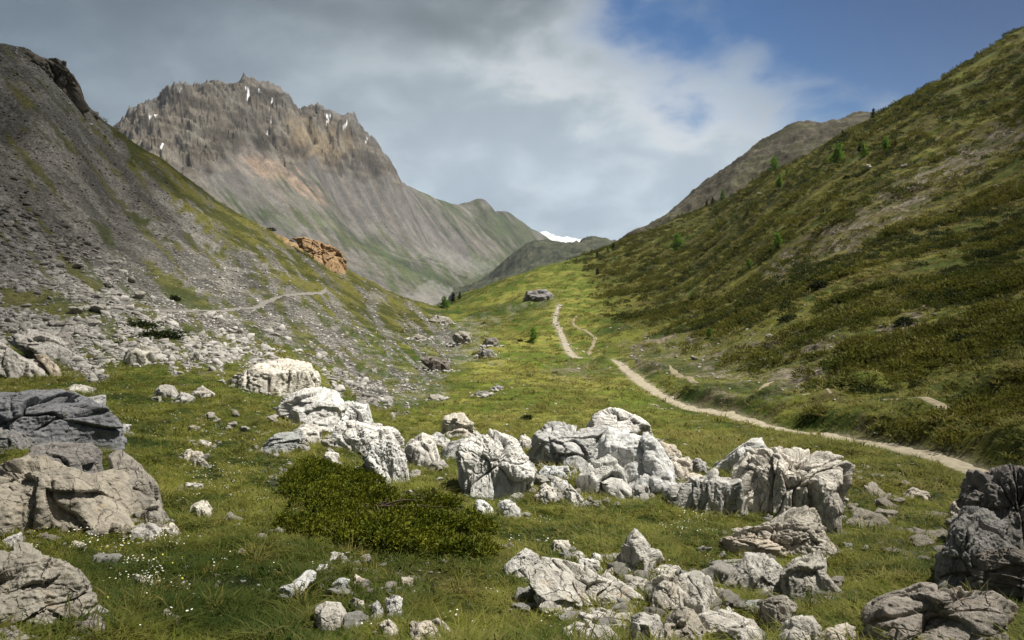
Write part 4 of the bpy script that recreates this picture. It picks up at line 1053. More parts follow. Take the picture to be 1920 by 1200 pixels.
scatter_stones(26, [(180,1060),(300,1040),(420,1080),(420,1190),(230,1190),(190,1110)], 9, 30, 'small tan stone in the dark turf beside the rough corner boulder', 'stones beside the rough corner boulder', (.95, .88, .78))
scatter_stones(14, [(600,850),(690,870),(700,900),(640,895),(600,880),(780,890),(830,900),(820,920)], 6, 18, 'small white stone at the foot of the middle row of boulders', 'stones at the foot of the middle boulders', (1.1, 1.08, 1.04))
scatter_stones(26, [(1090,935),(1140,940),(1220,925),(1240,935),(1200,950),(1120,955),(1000,900),(1010,880)], 7, 24, 'rubble stone under the central rock pile', 'rubble under the central rock pile', (.9, .88, .84))
scatter_stones(14, [(780,1060),(900,1040),(960,1020),(930,1090),(820,1100)], 8, 26, 'white stone in the grass between the juniper bush and the long slab', 'stones between the juniper bush and the long slab')
scatter_stones(16, [(420,960),(520,940),(530,1000),(440,1060),(370,1030)], 8, 26, 'white stone in the meadow left of the juniper bush', 'stones left of the juniper bush', (1.1, 1.06, 1.0))
# ------------------------------------------------------------------ plants
def mat_leaf(name, c0, c1, c2, sc=1.2, trans=.35, fine=14, corner_shade=False):
    m, nt, out = new_mat(name)
    geo = nt.n('ShaderNodeNewGeometry').outputs['Position']
    info = nt.n('ShaderNodeObjectInfo').outputs['Random']
    f1 = nt.noise(geo, sc, 4, .6); f2 = nt.noise(geo, fine, 3, .6)
    c = nt.mix(nt.range(f1, .36, .62), c0, c1)
    c = nt.mix(nt.range(f2, .45, .72, 0, .7), c, c2)
    c = nt.mix(nt.range(info, .55, 1.0, 0, .5, False), c, c2)
    if corner_shade:             # shade of the two foreground corners painted into the blade colour
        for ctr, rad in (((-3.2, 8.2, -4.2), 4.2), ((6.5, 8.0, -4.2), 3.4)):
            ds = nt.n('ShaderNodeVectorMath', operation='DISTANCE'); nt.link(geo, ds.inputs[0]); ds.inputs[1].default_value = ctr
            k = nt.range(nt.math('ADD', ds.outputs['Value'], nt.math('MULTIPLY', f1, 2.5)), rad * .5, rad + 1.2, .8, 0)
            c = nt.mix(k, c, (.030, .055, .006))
    d = nt.n('ShaderNodeBsdfPrincipled'); nt.link(c, d.inputs['Base Color']); d.inputs['Roughness'].default_value = .7; d.inputs['Specular IOR Level'].default_value = .15
    t = nt.n('ShaderNodeBsdfTranslucent'); nt.link(c, t.inputs[0])
    mx = nt.n('ShaderNodeMixShader'); mx.inputs[0].default_value = trans
    nt.link(d.outputs[0], mx.inputs[1]); nt.link(t.outputs[0], mx.inputs[2]); nt.link(mx.outputs[0], out.inputs[0])
    return m
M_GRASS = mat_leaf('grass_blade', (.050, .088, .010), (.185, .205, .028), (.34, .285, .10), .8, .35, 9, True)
M_HEATH = mat_leaf('heath_leaf', (.062, .080, .010), (.158, .158, .026), (.088, .072, .022), .10, .35, 1.5)
M_DRY = mat_leaf('dry_grass', (.15, .15, .030), (.24, .205, .060), (.09, .11, .020), .3, .4, 2)
M_JUN = mat_leaf('juniper_leaf', (.085, .108, .008), (.185, .200, .016), (.038, .052, .006), 3.0, .2, 20)
M_DARK = mat_leaf('dark_leaf', (.020, .032, .008), (.040, .055, .012), (.015, .022, .006), 2, .2)
M_MAT = mat_leaf('mat_leaf', (.030, .046, .010), (.062, .080, .016), (.050, .050, .014), .3, .25, 3)
M_LARCH = mat_leaf('larch_needles', (.17, .33, .035), (.24, .38, .05), (.11, .23, .03), 1.2, .3)
M_PINE = mat_leaf('pine_needles', (.014, .030, .010), (.030, .055, .016), (.010, .020, .008), 1.2, .2)
m, nt, out = new_mat('bark')
g = nt.n('ShaderNodeTexCoord').outputs['Object']
principled(nt, out, nt.mix(nt.noise(g, 9, 4), (.05, .035, .025), (.13, .10, .08)), .9, .1)
M_BARK = m
m, nt, out = new_mat('petal'); principled(nt, out, (.80, .80, .70), .8, .1); M_PETAL = m
m, nt, out = new_mat('yellow_petal'); principled(nt, out, (.65, .55, .08), .8, .1); M_PETALY = m

def tuft_mesh(name, n, h, spread, width, seed, mat, lean=.5):
    rng = np.random.default_rng(seed)
    V = []; Q = []; T = []
    for k in range(n):
        a = rng.uniform(0, 2 * pi); r = spread * rng.random() ** .5
        bx, by = r * cos(a), r * sin(a)
        da = a + rng.normal(0, .9); hh = h * rng.uniform(.5, 1.1); l = hh * lean * rng.uniform(.3, 1.5)
        wx, wy = -sin(da + rng.normal(0, .6)), cos(da + rng.normal(0, .6))
        w = width * rng.uniform(.7, 1.3) / 2
        i = len(V)
        V += [(bx - wx * w, by - wy * w, -.02), (bx + wx * w, by + wy * w, -.02),
              (bx + cos(da) * l * .35 - wx * w * .8, by + sin(da) * l * .35 - wy * w * .8, hh * .6), (bx + cos(da) * l * .35 + wx * w * .8, by + sin(da) * l * .35 + wy * w * .8, hh * .6),
              (bx + cos(da) * l, by + sin(da) * l, hh * (1 - .25 * lean))]
        Q.append((i, i + 1, i + 3, i + 2)); T.append((i + 2, i + 3, i + 4))
    me = mesh_np(name, V, [np.array(Q), np.array(T)]); me.materials.append(mat)
    return me

def spray_mesh(name, pts, dirs, L, W, leaves, seed, mat):
    """twigs: at every point a little fan of needle shaped faces along the given direction"""
    rng = np.random.default_rng(seed)
    pts = np.asarray(pts, float); dirs = np.asarray(dirs, float)
    n = len(pts)
    P = np.repeat(pts, leaves, 0); Dr = np.repeat(dirs, leaves, 0)
    t = np.tile(np.linspace(0, 1, leaves), n)[:, None]
    Ls = np.repeat(L * rng.uniform(.6, 1.3, n), leaves)[:, None]
    rnd = rng.normal(size=(len(P), 3))
    base = P + Dr * Ls * t * .8
    d = Dr + rnd * .55; d /= np.linalg.norm(d, axis=1, keepdims=True)
    side = np.cross(d, rng.normal(size=(len(P), 3))); side /= np.linalg.norm(side, axis=1, keepdims=True) + 1e-9
    l = Ls * .42 * rng.uniform(.7, 1.3, (len(P), 1)); w = W * rng.uniform(.7, 1.3, (len(P), 1))
    V = np.stack([base - side * w * .4, base + side * w * .4, base + d * l * .6 + side * w * .5, base + d * l, base + d * l * .6 - side * w * .5], 1).reshape(-1, 3)
    i = np.arange(len(P)) * 5
    me = mesh_np(name, V, [np.stack([i, i + 1, i + 2, i + 3, i + 4], 1)])
    me.materials.append(mat)
    return me

def scatter(name, pts, rot, scl, meshes, label, cat):
    """one 'stuff' object: the meshes instanced on its points"""
    n = len(pts)
    me = bpy.data.meshes.new(name); me.vertices.add(n)
    me.vertices.foreach_set('co', np.asarray(pts, np.float32).ravel())
    for nm, arr in (('rot', rot), ('scl', scl)):
        at = me.attributes.new(nm, 'FLOAT_VECTOR', 'POINT'); at.data.foreach_set('vector', np.asarray(arr, np.float32).ravel())
    at = me.attributes.new('pick', 'INT', 'POINT'); at.data.foreach_set('value', RNG.integers(0, len(meshes), n).astype(np.int32))
    o = link(name, me)
    src = bpy.data.collections.new(name + '_sources')
    for k, mm in enumerate(meshes):
        src.objects.link(bpy.data.objects.new(f'{name}_source_{k:02d}', mm))
    t = bpy.data.node_groups.new(name, 'GeometryNodeTree')
    t.interface.new_socket('Geometry', in_out='INPUT', socket_type='NodeSocketGeometry'); t.interface.new_socket('Geometry', in_out='OUTPUT', socket_type='NodeSocketGeometry')
    N = t.nodes; gi = N.new('NodeGroupInput'); go = N.new('NodeGroupOutput')
    ci = N.new('GeometryNodeCollectionInfo'); ci.inputs['Collection'].default_value = src; ci.inputs['Separate Children'].default_value = True; ci.inputs['Reset Children'].default_value = True
    ip = N.new('GeometryNodeInstanceOnPoints'); ip.inputs['Pick Instance'].default_value = True
    def attr(nm, dt):
        a = N.new('GeometryNodeInputNamedAttribute'); a.data_type = dt; a.inputs['Name'].default_value = nm
        return next(s for s in a.outputs if s.enabled and s.name == 'Attribute')
    t.links.new(gi.outputs[0], ip.inputs['Points']); t.links.new(ci.outputs[0], ip.inputs['Instance'])
    t.links.new(attr('rot', 'FLOAT_VECTOR'), ip.inputs['Rotation']); t.links.new(attr('scl', 'FLOAT_VECTOR'), ip.inputs['Scale']); t.links.new(attr('pick', 'INT'), ip.inputs['Instance Index'])
    t.links.new(ip.outputs[0], go.inputs[0])
    md = o.modifiers.new('scatter', 'NODES'); md.node_group = t
    tag(o, label, cat, kind='stuff')
    return o

def ground_points(n, d0, d1, a0=-.74, a1=.74, power=0.0):
    """random ground points, evenly spread in bearing and in log distance"""
    t = RNG.random(n) ** (1 + power)
    y = d0 * (d1 / d0) ** t
    x = RNG.uniform(a0, a1, n) * y
    z = surf(x, y)
    return x, y, z

def trail_clear(x, y, w=.6):
    k = np.ones(len(x), bool)
    for key, (P, ww) in TR_W.items():
        d, _ = seg_dist(x, y, P[::3]); k &= d > max(ww * w, .42)
    return k

# turf
x, y, z = ground_points(105000, 4.6, 75)
gi_ = near_idx(x, y)
keep = (RNG.random(len(x)) > G_SC[gi_] * 1.15) & (RNG.random(len(x)) > G_BARE[gi_]) & (RNG.random(len(x)) > G_RUB[gi_] * .8)
nm = fbm2(x / 3.1, y / 3.1, 4, 51); nz = fbm2(x / 1.1, y / 1.1, 3, 152)
keep &= RNG.random(len(x)) < .30 + .9 * sstep(-.5, .3, nz) - .3 * sstep(.25, .7, nm)
keep &= trail_clear(x, y)
x, y, z, nz = x[keep], y[keep], z[keep], nz[keep]
rx_, ry_ = [], []                       # taller grass left standing against the boulders
for bx, by, bw, bd, sd in ROCK_XY:
    if by > 60: continue
    k = int(10 + 26 * bw); an_ = RNG.uniform(pi, 2 * pi, k); rr = RNG.uniform(.92, 1.22, k)
    rx_.append(bx + bw * rr * np.cos(an_)); ry_.append(by + bd * rr * np.sin(an_))
rx_ = np.concatenate(rx_); ry_ = np.concatenate(ry_)
ring = np.concatenate([np.zeros(len(x)), np.ones(len(rx_))])
x = np.concatenate([x, rx_]); y = np.concatenate([y, ry_]); z = np.concatenate([z, surf(rx_, ry_)]); nz = np.concatenate([nz, RNG.random(len(rx_)) * .4])
n = len(x)
hs = np.where(ring > 0, .85, .58) * RNG.choice([.7, 1, 1, 1.5], n)
s = (.55 + .55 * RNG.random(n)) * (1 + y * .018) * (.8 + .5 * np.clip(nz, -.4, .6))
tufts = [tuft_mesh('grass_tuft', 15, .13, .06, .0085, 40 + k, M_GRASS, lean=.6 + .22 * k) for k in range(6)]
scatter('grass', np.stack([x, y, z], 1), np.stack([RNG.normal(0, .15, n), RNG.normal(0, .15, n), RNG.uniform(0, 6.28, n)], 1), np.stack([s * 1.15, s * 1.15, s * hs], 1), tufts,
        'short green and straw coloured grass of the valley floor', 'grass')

# coarser clumps in the near meadow
x, y, z = ground_points(15000, 4.8, 34)
gi_ = near_idx(x, y)
keep = (RNG.random(len(x)) > G_SC[gi_] * 1.2) & (RNG.random(len(x)) > G_RUB[gi_] * .9) & (fbm2(x / .9, y / .9, 3, 201) + .4 * fbm2(x / 4, y / 4, 2, 202) > .12) & trail_clear(x, y, .8)
x, y, z = x[keep], y[keep], z[keep]; n = len(x)
s = (.5 + .8 * RNG.random(n) ** 2) * (1 + y * .02)
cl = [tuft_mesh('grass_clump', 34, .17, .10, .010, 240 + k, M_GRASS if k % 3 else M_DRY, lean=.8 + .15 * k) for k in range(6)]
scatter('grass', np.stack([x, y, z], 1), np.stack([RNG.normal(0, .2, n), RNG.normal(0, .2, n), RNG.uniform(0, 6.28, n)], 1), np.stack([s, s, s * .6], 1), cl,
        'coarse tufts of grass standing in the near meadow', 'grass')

# dry tussocks on the slopes
x, y, z = ground_points(42000, 18, 300)
gi_ = near_idx(x, y)
keep = (RNG.random(len(x)) < .25 + .75 * np.maximum(G_RIGHT[gi_], sstep(60, 140, y))) & (RNG.random(len(x)) > G_SC[gi_] * 1.2) & (RNG.random(len(x)) > G_BARE[gi_] * 1.1) & (RNG.random(len(x)) < .25 + .9 * sstep(-.1, .4, fbm2(x / 5, y / 5, 3, 160)))
keep &= (RNG.random(len(x)) < .25) | (x > -.05 * y)
keep &= trail_clear(x, y, .9)
x, y, z = x[keep], y[keep], z[keep]; n = len(x)
s = (.6 + .7 * RNG.random(n)) * (1 + (y / 40) ** .8)
tus = [tuft_mesh('tussock', 26, .22, .13, .022, 60 + k, M_DRY, lean=1.0) for k in range(4)]
scatter('tussock_grass', np.stack([x, y, z], 1), np.stack([RNG.normal(0, .15, n), RNG.normal(0, .15, n), RNG.uniform(0, 6.28, n)], 1), np.stack([s, s, s * .42], 1), tus,
        'yellowish tussock grass on the slopes', 'grass')

# heath on the right hillside
def mound(seed, n, rx, rz, L, W, leaves, mat):
    rng = np.random.default_rng(seed)
    d = rng.normal(size=(n, 3)); d[:, 2] = np.abs(d[:, 2]); d /= np.linalg.norm(d, axis=1, keepdims=True)
    lump = 1 + .35 * perlin3(d * 2.3, seed)
    p = d * np.array([rx, rx, rz]) * lump[:, None] * rng.uniform(.7, 1, (n, 1))
    dr = d + np.array([0, 0, .35]); dr /= np.linalg.norm(dr, axis=1, keepdims=True)
    return spray_mesh('heath_clump', p, dr, L, W, leaves, seed, mat)
x, y, z = ground_points(60000, 22, 420, -.02, .74)
gi_ = near_idx(x, y)
nh = .6 * fbm2(x / 9 + y / 20, y / 3, 3, 171) + .8 * fbm2(x / 25 + y / 40, y / 9, 3, 172)
keep = (RNG.random(len(x)) < G_RIGHT[gi_]) & (RNG.random(len(x)) > G_BARE[gi_] * 1.1) & (RNG.random(len(x)) < .08 + .72 * sstep(-.2, .6, nh))
keep &= trail_clear(x, y, 1.1)
x, y, z, nh = x[keep], y[keep], z[keep], nh[keep]; n = len(x)
s = (.5 + .8 * RNG.random(n) ** 2) * (1 + (y / 110) ** .9) * (.7 + .7 * np.clip(nh + .3, 0, 1))
hm = [mound(80 + k, 60, .34, .20, .13, .040, 4, M_HEATH) for k in range(5)]
scatter('heath', np.stack([x, y, z - .03], 1), np.stack([RNG.normal(0, .15, n), RNG.normal(0, .15, n), RNG.uniform(0, 6.28, n)], 1), np.stack([s, s, s], 1), hm,
        'low brown and olive heath covering the right hillside', 'heath')

# dark evergreen mats running down the hillside
x, y, z = ground_points(26000, 24, 330, .05, .74)
gi_ = near_idx(x, y)
keep = (RNG.random(len(x)) < G_RIGHT[gi_]) & (G_BARE[gi_] < .3) & (.8 * fbm2(x / 11 + y / 22, y / 3.2, 3, 211) + .5 * fbm2(x / 30, y / 25, 2, 212) > .22) & trail_clear(x, y, 2)
x, y, z = x[keep], y[keep], z[keep]; n = len(x)
s = (.5 + .8 * RNG.random(n) ** 2) * (1 + (y / 120) ** .9)
dm_ = [mound(180 + k, 70, .36, .24, .13, .034, 4, M_MAT) for k in range(4)]
scatter('evergreen_mat', np.stack([x, y, z - .03], 1), np.stack([RNG.normal(0, .15, n), RNG.normal(0, .15, n), RNG.uniform(0, 6.28, n)], 1), np.stack([s, s, s], 1), dm_,
        'dark green dwarf evergreen mats on the right hillside', 'heath')

# scree
def stone_lo(seed):
    rng = np.random.default_rng(seed); Vd, Fc = ico(2)
    rad = [1.05 / np.maximum(np.abs(Vd[:, j]) / (1, .8, .55)[j], 1e-3) for j in range(3)]
    for _ in range(11):
        nn = rng.normal(size=3); nn /= np.linalg.norm(nn); dn = Vd @ nn
        rad.append(np.where(dn > 1e-3, np.linalg.norm(nn * np.array([1, .8, .55])) * rng.uniform(.65, 1) / np.maximum(dn, 1e-3), 1e6))
    r = np.array(rad).min(0)
    me = mesh_np('scree_stone', Vd * r[:, None] * .5, [Fc]); me.materials.append(M_SCREE)
    return me
def mat_scree():
    m, nt, out = new_mat('scree_stone')
    info = nt.n('ShaderNodeObjectInfo').outputs['Random']
    geo = nt.n('ShaderNodeNewGeometry').outputs['Position']
    # pale limestone rubble near the meadow, darker stones higher up
    big = nt.noise(geo, .05, 3, .6)
    z = nt.n('ShaderNodeSeparateXYZ'); nt.link(geo, z.inputs[0])
    hi = nt.range(nt.math('ADD', z.outputs[2], nt.math('MULTIPLY', big, 8)), -4, 7)
    f = nt.noise(geo, 4, 3, .6)
    c = nt.mix(info, (.20, .19, .17), (.46, .44, .41))
    d = nt.mix(info, (.085, .08, .072), (.24, .225, .20))
    c = nt.mix(hi, c, d)
    c = nt.mix(nt.range(f, .5, .75, 0, .5), c, (.12, .11, .10))
    principled(nt, out, c, .95, .1)
    return m
M_SCREE = mat_scree()
SS = [stone_lo(900 + k) for k in range(8)]
xs, ys, zs, ss = [], [], [], []
def add_scree(n, d0, d1, a0, a1, wfun, prob):
    x, y, z = ground_points(n, d0, d1, a0, a1)
    gi_ = near_idx(x, y)
    k = RNG.random(len(x)) < prob(x, y, gi_)
    k &= trail_clear(x, y, .5)
    x, y, z, gi_ = x[k], y[k], z[k], gi_[k]
    w = wfun(x, y, len(x))
    xs.append(x); ys.append(y); zs.append(z); ss.append(w)
def pale_zone(gi_):
    u, v = GU[gi_], GV[gi_]
    return sstep(-30, 60, sdf(u, v, [(-300,280),(60,380),(200,480),(330,600),(560,660),(760,770),(500,700),(0,720),(-300,720)]) + fbm2(u / 40, v / 40, 3, 8) * 40)
add_scree(34000, 20, 320, -.74, -.08, lambda x, y, n: .10 + .0022 * y * (.6 + 1.6 * RNG.random(n) ** 3), lambda x, y, g: G_SC[g] * .8)
add_scree(26000, 22, 150, -.74, -.1, lambda x, y, n: (.12 + .004 * y) * (.6 + 2.3 * RNG.random(n) ** 4), lambda x, y, g: G_SC[g] * pale_zone(g))
add_scree(9000, 30, 320, -.2, .74, lambda x, y, n: .06 + .0024 * y * (.6 + 1.6 * RNG.random(n) ** 3), lambda x, y, g: np.maximum(G_BARE[g] * .45, G_RUB[g] * .8) + .006)
add_scree(11000, 6, 120, -.6, .55, lambda x, y, n: .035 + .0026 * y * (.6 + 1.5 * RNG.random(n) ** 3), lambda x, y, g: .13 + .6 * G_RUB[g])
x = np.concatenate(xs); y = np.concatenate(ys); z = np.concatenate(zs); s = np.concatenate(ss); n = len(x)
scatter('scree', np.stack([x, y, z + s * .05], 1), np.stack([RNG.normal(0, .3, n), RNG.normal(0, .3, n), RNG.uniform(0, 6.28, n)], 1), np.stack([s, s * RNG.uniform(.6, 1, n), s * RNG.uniform(.5, 1, n)], 1), SS,
        'countless grey stones of the scree slopes and rubble patches', 'scree')

# broken stone lying at the feet of the boulders
xs, ys, zs, ss = [], [], [], []
for bx, by, bw, bd, sd in ROCK_XY:
    if by > 190 or sd in (94, 102, 117, 129, 118): continue
    k = int(6 + (28 if 24 < sd < 89 or 118 < sd < 128 else 6) * min(bw, 3)); an_ = RNG.uniform(pi * .95, 2.05 * pi, k); rr = 1 + np.abs(RNG.normal(0, .28, k))
    xx = bx + bw * rr * np.cos(an_); yy = by + bd * rr * np.sin(an_)
    xs.append(xx); ys.append(yy); zs.append(surf(xx, yy)); ss.append((.045 + .0022 * by) * np.exp(RNG.normal(.25, .55, k)))
pp = resample(MAIN, .16); pp = pp[RNG.random(len(pp)) < .55] + RNG.normal(0, .33, (1, 2)) * 0
pp = pp + RNG.normal(0, .34, pp.shape); pp = pp[pp[:, 1] > 15]
xs.append(pp[:, 0]); ys.append(pp[:, 1]); zs.append(surf(pp[:, 0], pp[:, 1])); ss.append((.02 + .0012 * pp[:, 1]) * np.exp(RNG.normal(0, .5, len(pp))))
x = np.concatenate(xs); y = np.concatenate(ys); z = np.concatenate(zs); s = np.minimum(np.concatenate(ss), .32 + .004 * y); n = len(x)
scatter('rubble', np.stack([x, y, z + s * .14], 1), np.stack([RNG.normal(0, .3, n), RNG.normal(0, .3, n), RNG.uniform(0, 6.28, n)], 1), np.stack([s, s * RNG.uniform(.6, 1, n), s * RNG.uniform(.6, 1, n)], 1), PROTO,
        'broken pale stone lying round the feet of the boulders', 'rubble')

# flowers
def flower_mesh(seed, mat):
    rng = np.random.default_rng(seed); V = []; Q = []
    for k in range(6):
        a = rng.uniform(0, 6.28); r = .16 * rng.random() ** .5; cx, cy, h = r * cos(a), r * sin(a), rng.uniform(.05, .10); rr = rng.uniform(.007, .011)
        i = len(V); tl = rng.normal(0, .3, 2)
        for j in range(6):
            b = j * pi / 3; V.append((cx + rr * cos(b), cy + rr * sin(b), h + rr * (tl[0] * cos(b) + tl[1] * sin(b))))
        Q.append([i + j for j in range(6)])
    me = mesh_np('flower', V, [np.array(Q)]); me.materials.append(mat); return me
x, y, z = ground_points(12000, 6, 45, -.7, .3)
gi_ = near_idx(x, y); u, v = GU[gi_], GV[gi_]
pf = np.zeros(len(x))
for P, k in (([(330,880),(480,860),(500,930),(420,950),(330,930)], 1.0), ([(180,740),(420,730),(560,760),(520,840),(360,860),(230,820)], .45), ([(40,1000),(330,1005),(420,1060),(330,1120),(190,1100),(120,1040)], .7),
             ([(1230,930),(1300,950),(1330,1000),(1240,1000)], .35), ([(0,690),(220,690),(300,740),(180,760),(0,745)], .5)):
    pf = np.maximum(pf, k * sstep(-15, 15, sdf(u, v, P)))
pf = pf * sstep(-.3, .3, fbm2(x / .9, y / .9, 3, 190)) + .035
keep = RNG.random(len(x)) < pf * .42
x, y, z = x[keep], y[keep], z[keep]; n = len(x)
s = RNG.uniform(.8, 1.3, n)
scatter('wildflowers', np.stack([x, y, z], 1), np.stack([x * 0, x * 0, RNG.uniform(0, 6.28, n)], 1), np.stack([s, s, s], 1), [flower_mesh(1, M_PETAL), flower_mesh(2, M_PETAL), flower_mesh(3, M_PETAL), flower_mesh(5, M_PETAL), flower_mesh(6, M_PETAL), flower_mesh(7, M_PETAL), flower_mesh(4, M_PETALY)],
        'tiny white meadow flowers dotted through the turf', 'flowers')

# ------------------------------------------------------------------ the juniper bush in the middle
def stems_mesh(name, C, R, n, seed):
    rng = np.random.default_rng(seed); V = []; Q = []
    for k in range(n):
        a = rng.uniform(0, 6.28); L = rng.uniform(.4, .9)
        p = np.array([0, 0, .02]); e = np.array([cos(a) * R[0] * L, sin(a) * R[1] * L, R[2] * rng.uniform(.3, .8)])
        prev = None
        for j in range(6):
            t = j / 5; q = p + (e - p) * t + np.array([0, 0, .25 * R[2] * sin(pi * t)]) + rng.normal(0, .02, 3)
            rr = .022 * (1 - .8 * t); i = len(V)
            for b in range(5): V.append(q + rr * np.array([-sin(a) * cos(b * 1.257), cos(a) * cos(b * 1.257), sin(b * 1.257)]))
            if prev is not None:
                for b in range(5): Q.append((prev + b, prev + (b + 1) % 5, i + (b + 1) % 5, i + b))
            prev = i
    return mesh_np(name, V, [np.array(Q)])

def juniper():
    out = [(522,908),(545,885),(590,870),(640,872),(700,905),(760,915),(800,935),(850,955),(890,985),(915,1025),(905,1050),(860,1052),(800,1048),(740,1040),(690,1030),(620,1015),(560,1000),(540,960)]
    Wp = np.array([hit(u, v + 6, surf) for u, v in out])
    c = Wp[:, :2].mean(0)
    poly = Wp[:, :2]
    lo, hi = poly.min(0), poly.max(0)
    rng = np.random.default_rng(77)
    q = rng.uniform(lo - .1, hi + .1, (2600, 2))
    d = sdf(q[:, 0], q[:, 1], poly) - .10 + .40 * fbm2(q[:, 0] * 1.5, q[:, 1] * 1.5, 3, 5)
    k = d > .0; q, d = q[k], d[k]
    keep_ = []
    for i in range(len(q)):                 # clumps keep a little apart, so that dark gaps stay between them
        if all((q[i, 0] - q[j, 0]) ** 2 + (q[i, 1] - q[j, 1]) ** 2 > .16 ** 2 for j in keep_): keep_.append(i)
    q, d = q[keep_], d[keep_]
    p, dr = [], []
    for (cx, cy), dd in zip(q, d):
        if float(fbm2(np.array([cx * 1.9]), np.array([cy * 2.6]), 2, 16)[0]) < -.16 or rng.random() < .14: continue
        H = min(.10, .02 + dd * .2) * (1 + .75 * float(fbm2(np.array([cx * 1.3]), np.array([cy * 1.3]), 2, 6)[0])) * rng.uniform(.3, 1.5)
        R = rng.uniform(.10, .22); m = int(2600 * R * R + 25); az = rng.normal(-.4, .9)
        dv = rng.normal(size=(m, 3)); dv[:, 2] = np.abs(dv[:, 2]) * .8; dv /= np.linalg.norm(dv, axis=1, keepdims=True)
        out_ = np.array([cos(az), sin(az), .45])
        pts = dv * np.array([R * 1.25, R, R * .85]) * rng.uniform(.6, 1, (m, 1)) + out_ * rng.uniform(0, .10, (m, 1))
        z0 = float(surf(np.array([cx]), np.array([cy]))[0]) + H * .8
        p.append(pts + np.array([cx - c[0], cy - c[1], z0])); t_ = dv * .7 + out_ * .6 + rng.normal(0, .25, (m, 3)); dr.append(t_ / np.linalg.norm(t_, axis=1, keepdims=True))
    p = np.concatenate(p); dr = np.concatenate(dr)
    zc = float(surf(c[:1], c[1:])[0]); p[:, 2] -= zc
    root = bpy.data.objects.new('juniper_bush', None); COL.objects.link(root); root.location = (c[0], c[1], zc)
    tag(root, 'wide low yellow green juniper bush sprawling in the middle of the meadow', 'bush')
    link('foliage', spray_mesh('foliage', p, dr, .105, .017, 8, 5, M_JUN), parent=root)
    sm = stems_mesh('stem', c, (1.5, .9, .22), 34, 9); link('stem', sm, M_BARK, root)
juniper()

# ------------------------------------------------------------------ trees and shrubs
def tree_meshes(seed, mat, dens=1.0, slim=.26):
    """a young conifer one metre high: tapered trunk and limbs, drooping tiers of needle sprays"""
    rng = np.random.default_rng(seed); V = []; Q = []
    def tube(p0, p1, r0, r1, seg=5):
        a = np.array(p1) - np.array(p0); a = a / (np.linalg.norm(a) + 1e-9); s = np.cross(a, [.3, .9, .2]); s /= np.linalg.norm(s); t = np.cross(a, s); i = len(V)
        for q, r in ((p0, r0), (p1, r1)):
            for b in range(seg): V.append(np.array(q) + r * (s * cos(6.283 * b / seg) + t * sin(6.283 * b / seg)))
        for b in range(seg): Q.append((i + b, i + (b + 1) % seg, i + seg + (b + 1) % seg, i + seg + b))
    bend = rng.normal(0, .03, 2)
    ax = lambda h: np.array([bend[0] * h * h, bend[1] * h * h, h])
    for k in range(8): tube(ax(k / 8 - (.06 if k == 0 else 0)), ax((k + 1) / 8), .024 * (1 - k / 8.6), .024 * (1 - (k + 1) / 8.6))
    pts, dirs = [], []
    tiers = 15
    for k in range(tiers):
        h = .07 + .9 * (k / tiers) ** .95; R = slim * (1 - h) ** .75 * rng.uniform(.6, 1.25) + .02
        for b in range(rng.integers(4, 8)):
            az = rng.uniform(0, 6.28); L = R * rng.uniform(.5, 1.25)
            d = np.array([cos(az), sin(az), rng.uniform(-.25, .35)]); e = ax(h) + d * L
            tube(ax(h), e, .006, .002, 3)
            m = max(3, int(16 * L / slim * dens))
            for j in range(m):
                t = rng.uniform(.15, 1.05)
                p = ax(h) + d * L * t + rng.normal(0, .018, 3); pts.append(p); dd = d + rng.normal(0, .5, 3); dirs.append(dd / np.linalg.norm(dd))
    for k in range(10): pts.append(ax(.93 + .007 * k)); dirs.append(np.array([rng.normal(0, .3), rng.normal(0, .3), 1.0]))
    crown = spray_mesh('crown', pts, dirs, .085, .022, 6, seed, mat)
    return mesh_np('trunk', V, [np.array(Q)]), crown
TREES = {'larch': [tree_meshes(s, M_LARCH, .9, .27) for s in (1, 2, 3)], 'pine': [tree_meshes(s, M_PINE, 1.1, .24) for s in (4, 5)], 'bushy': [tree_meshes(s, M_LARCH, 1.4, .42) for s in (6, 7)]}
for grp in TREES.values():
    for tr, cr in grp: tr.materials.append(M_BARK)
def tree(kind, u, v, hpx, label, group='young conifers on the right hillside', name=None):
    G = hit(u, v, surf); h = .9 * hpx * G[1] / F
    tr, cr = random.choice(TREES[kind])
    nm = name or {'larch': 'larch_tree', 'pine': 'pine_tree', 'bushy': 'larch_tree'}[kind]
    r = bpy.data.objects.new(nm, None); COL.objects.link(r); r.location = G; r.scale = (h * random.uniform(.9, 1.15),) * 2 + (h,); r.rotation_euler.z = random.uniform(0, 6.28)
    tag(r, label, 'tree', group)
    link('trunk', tr, None, r); link('crown', cr, None, r)
tree('bushy', 1270, 468, 34, 'bright green bushy larch on the crest, lowest and leftmost of the larger ones')
tree('bushy', 1452, 320, 30, 'larch on the skyline in front of the grey ridge')
tree('larch', 1461, 352, 28, 'larch a little below the skyline larch')
tree('bushy', 1570, 307, 42, 'wide bright larch, left one of the three under the crest')
tree('larch', 1620, 294, 32, 'bright larch, middle one of the three under the crest')
tree('larch', 1660, 284, 30, 'bright larch, right one of the three under the crest')
tree('pine', 1637, 222, 20, 'small dark conifer on the crest high on the right')
tree('pine', 1612, 285, 18, 'dark dwarf conifer just above the middle bright larch')
tree('larch', 1355, 370, 22, 'small larch on the crest above the pair of dark conifers')
tree('pine', 1336, 382, 14, 'tiny dark conifer on the crest, left of a pair')
tree('pine', 1325, 388, 13, 'tiny dark conifer on the crest, right of a gap')
tree('larch', 1458, 466, 34, 'pale green larch alone in the middle of the hillside')
tree('larch', 1404, 502, 20, 'small bright larch below the lone pale green larch')
tree('bushy', 1330, 632, 20, 'small bright bush like larch above the bare gravel')
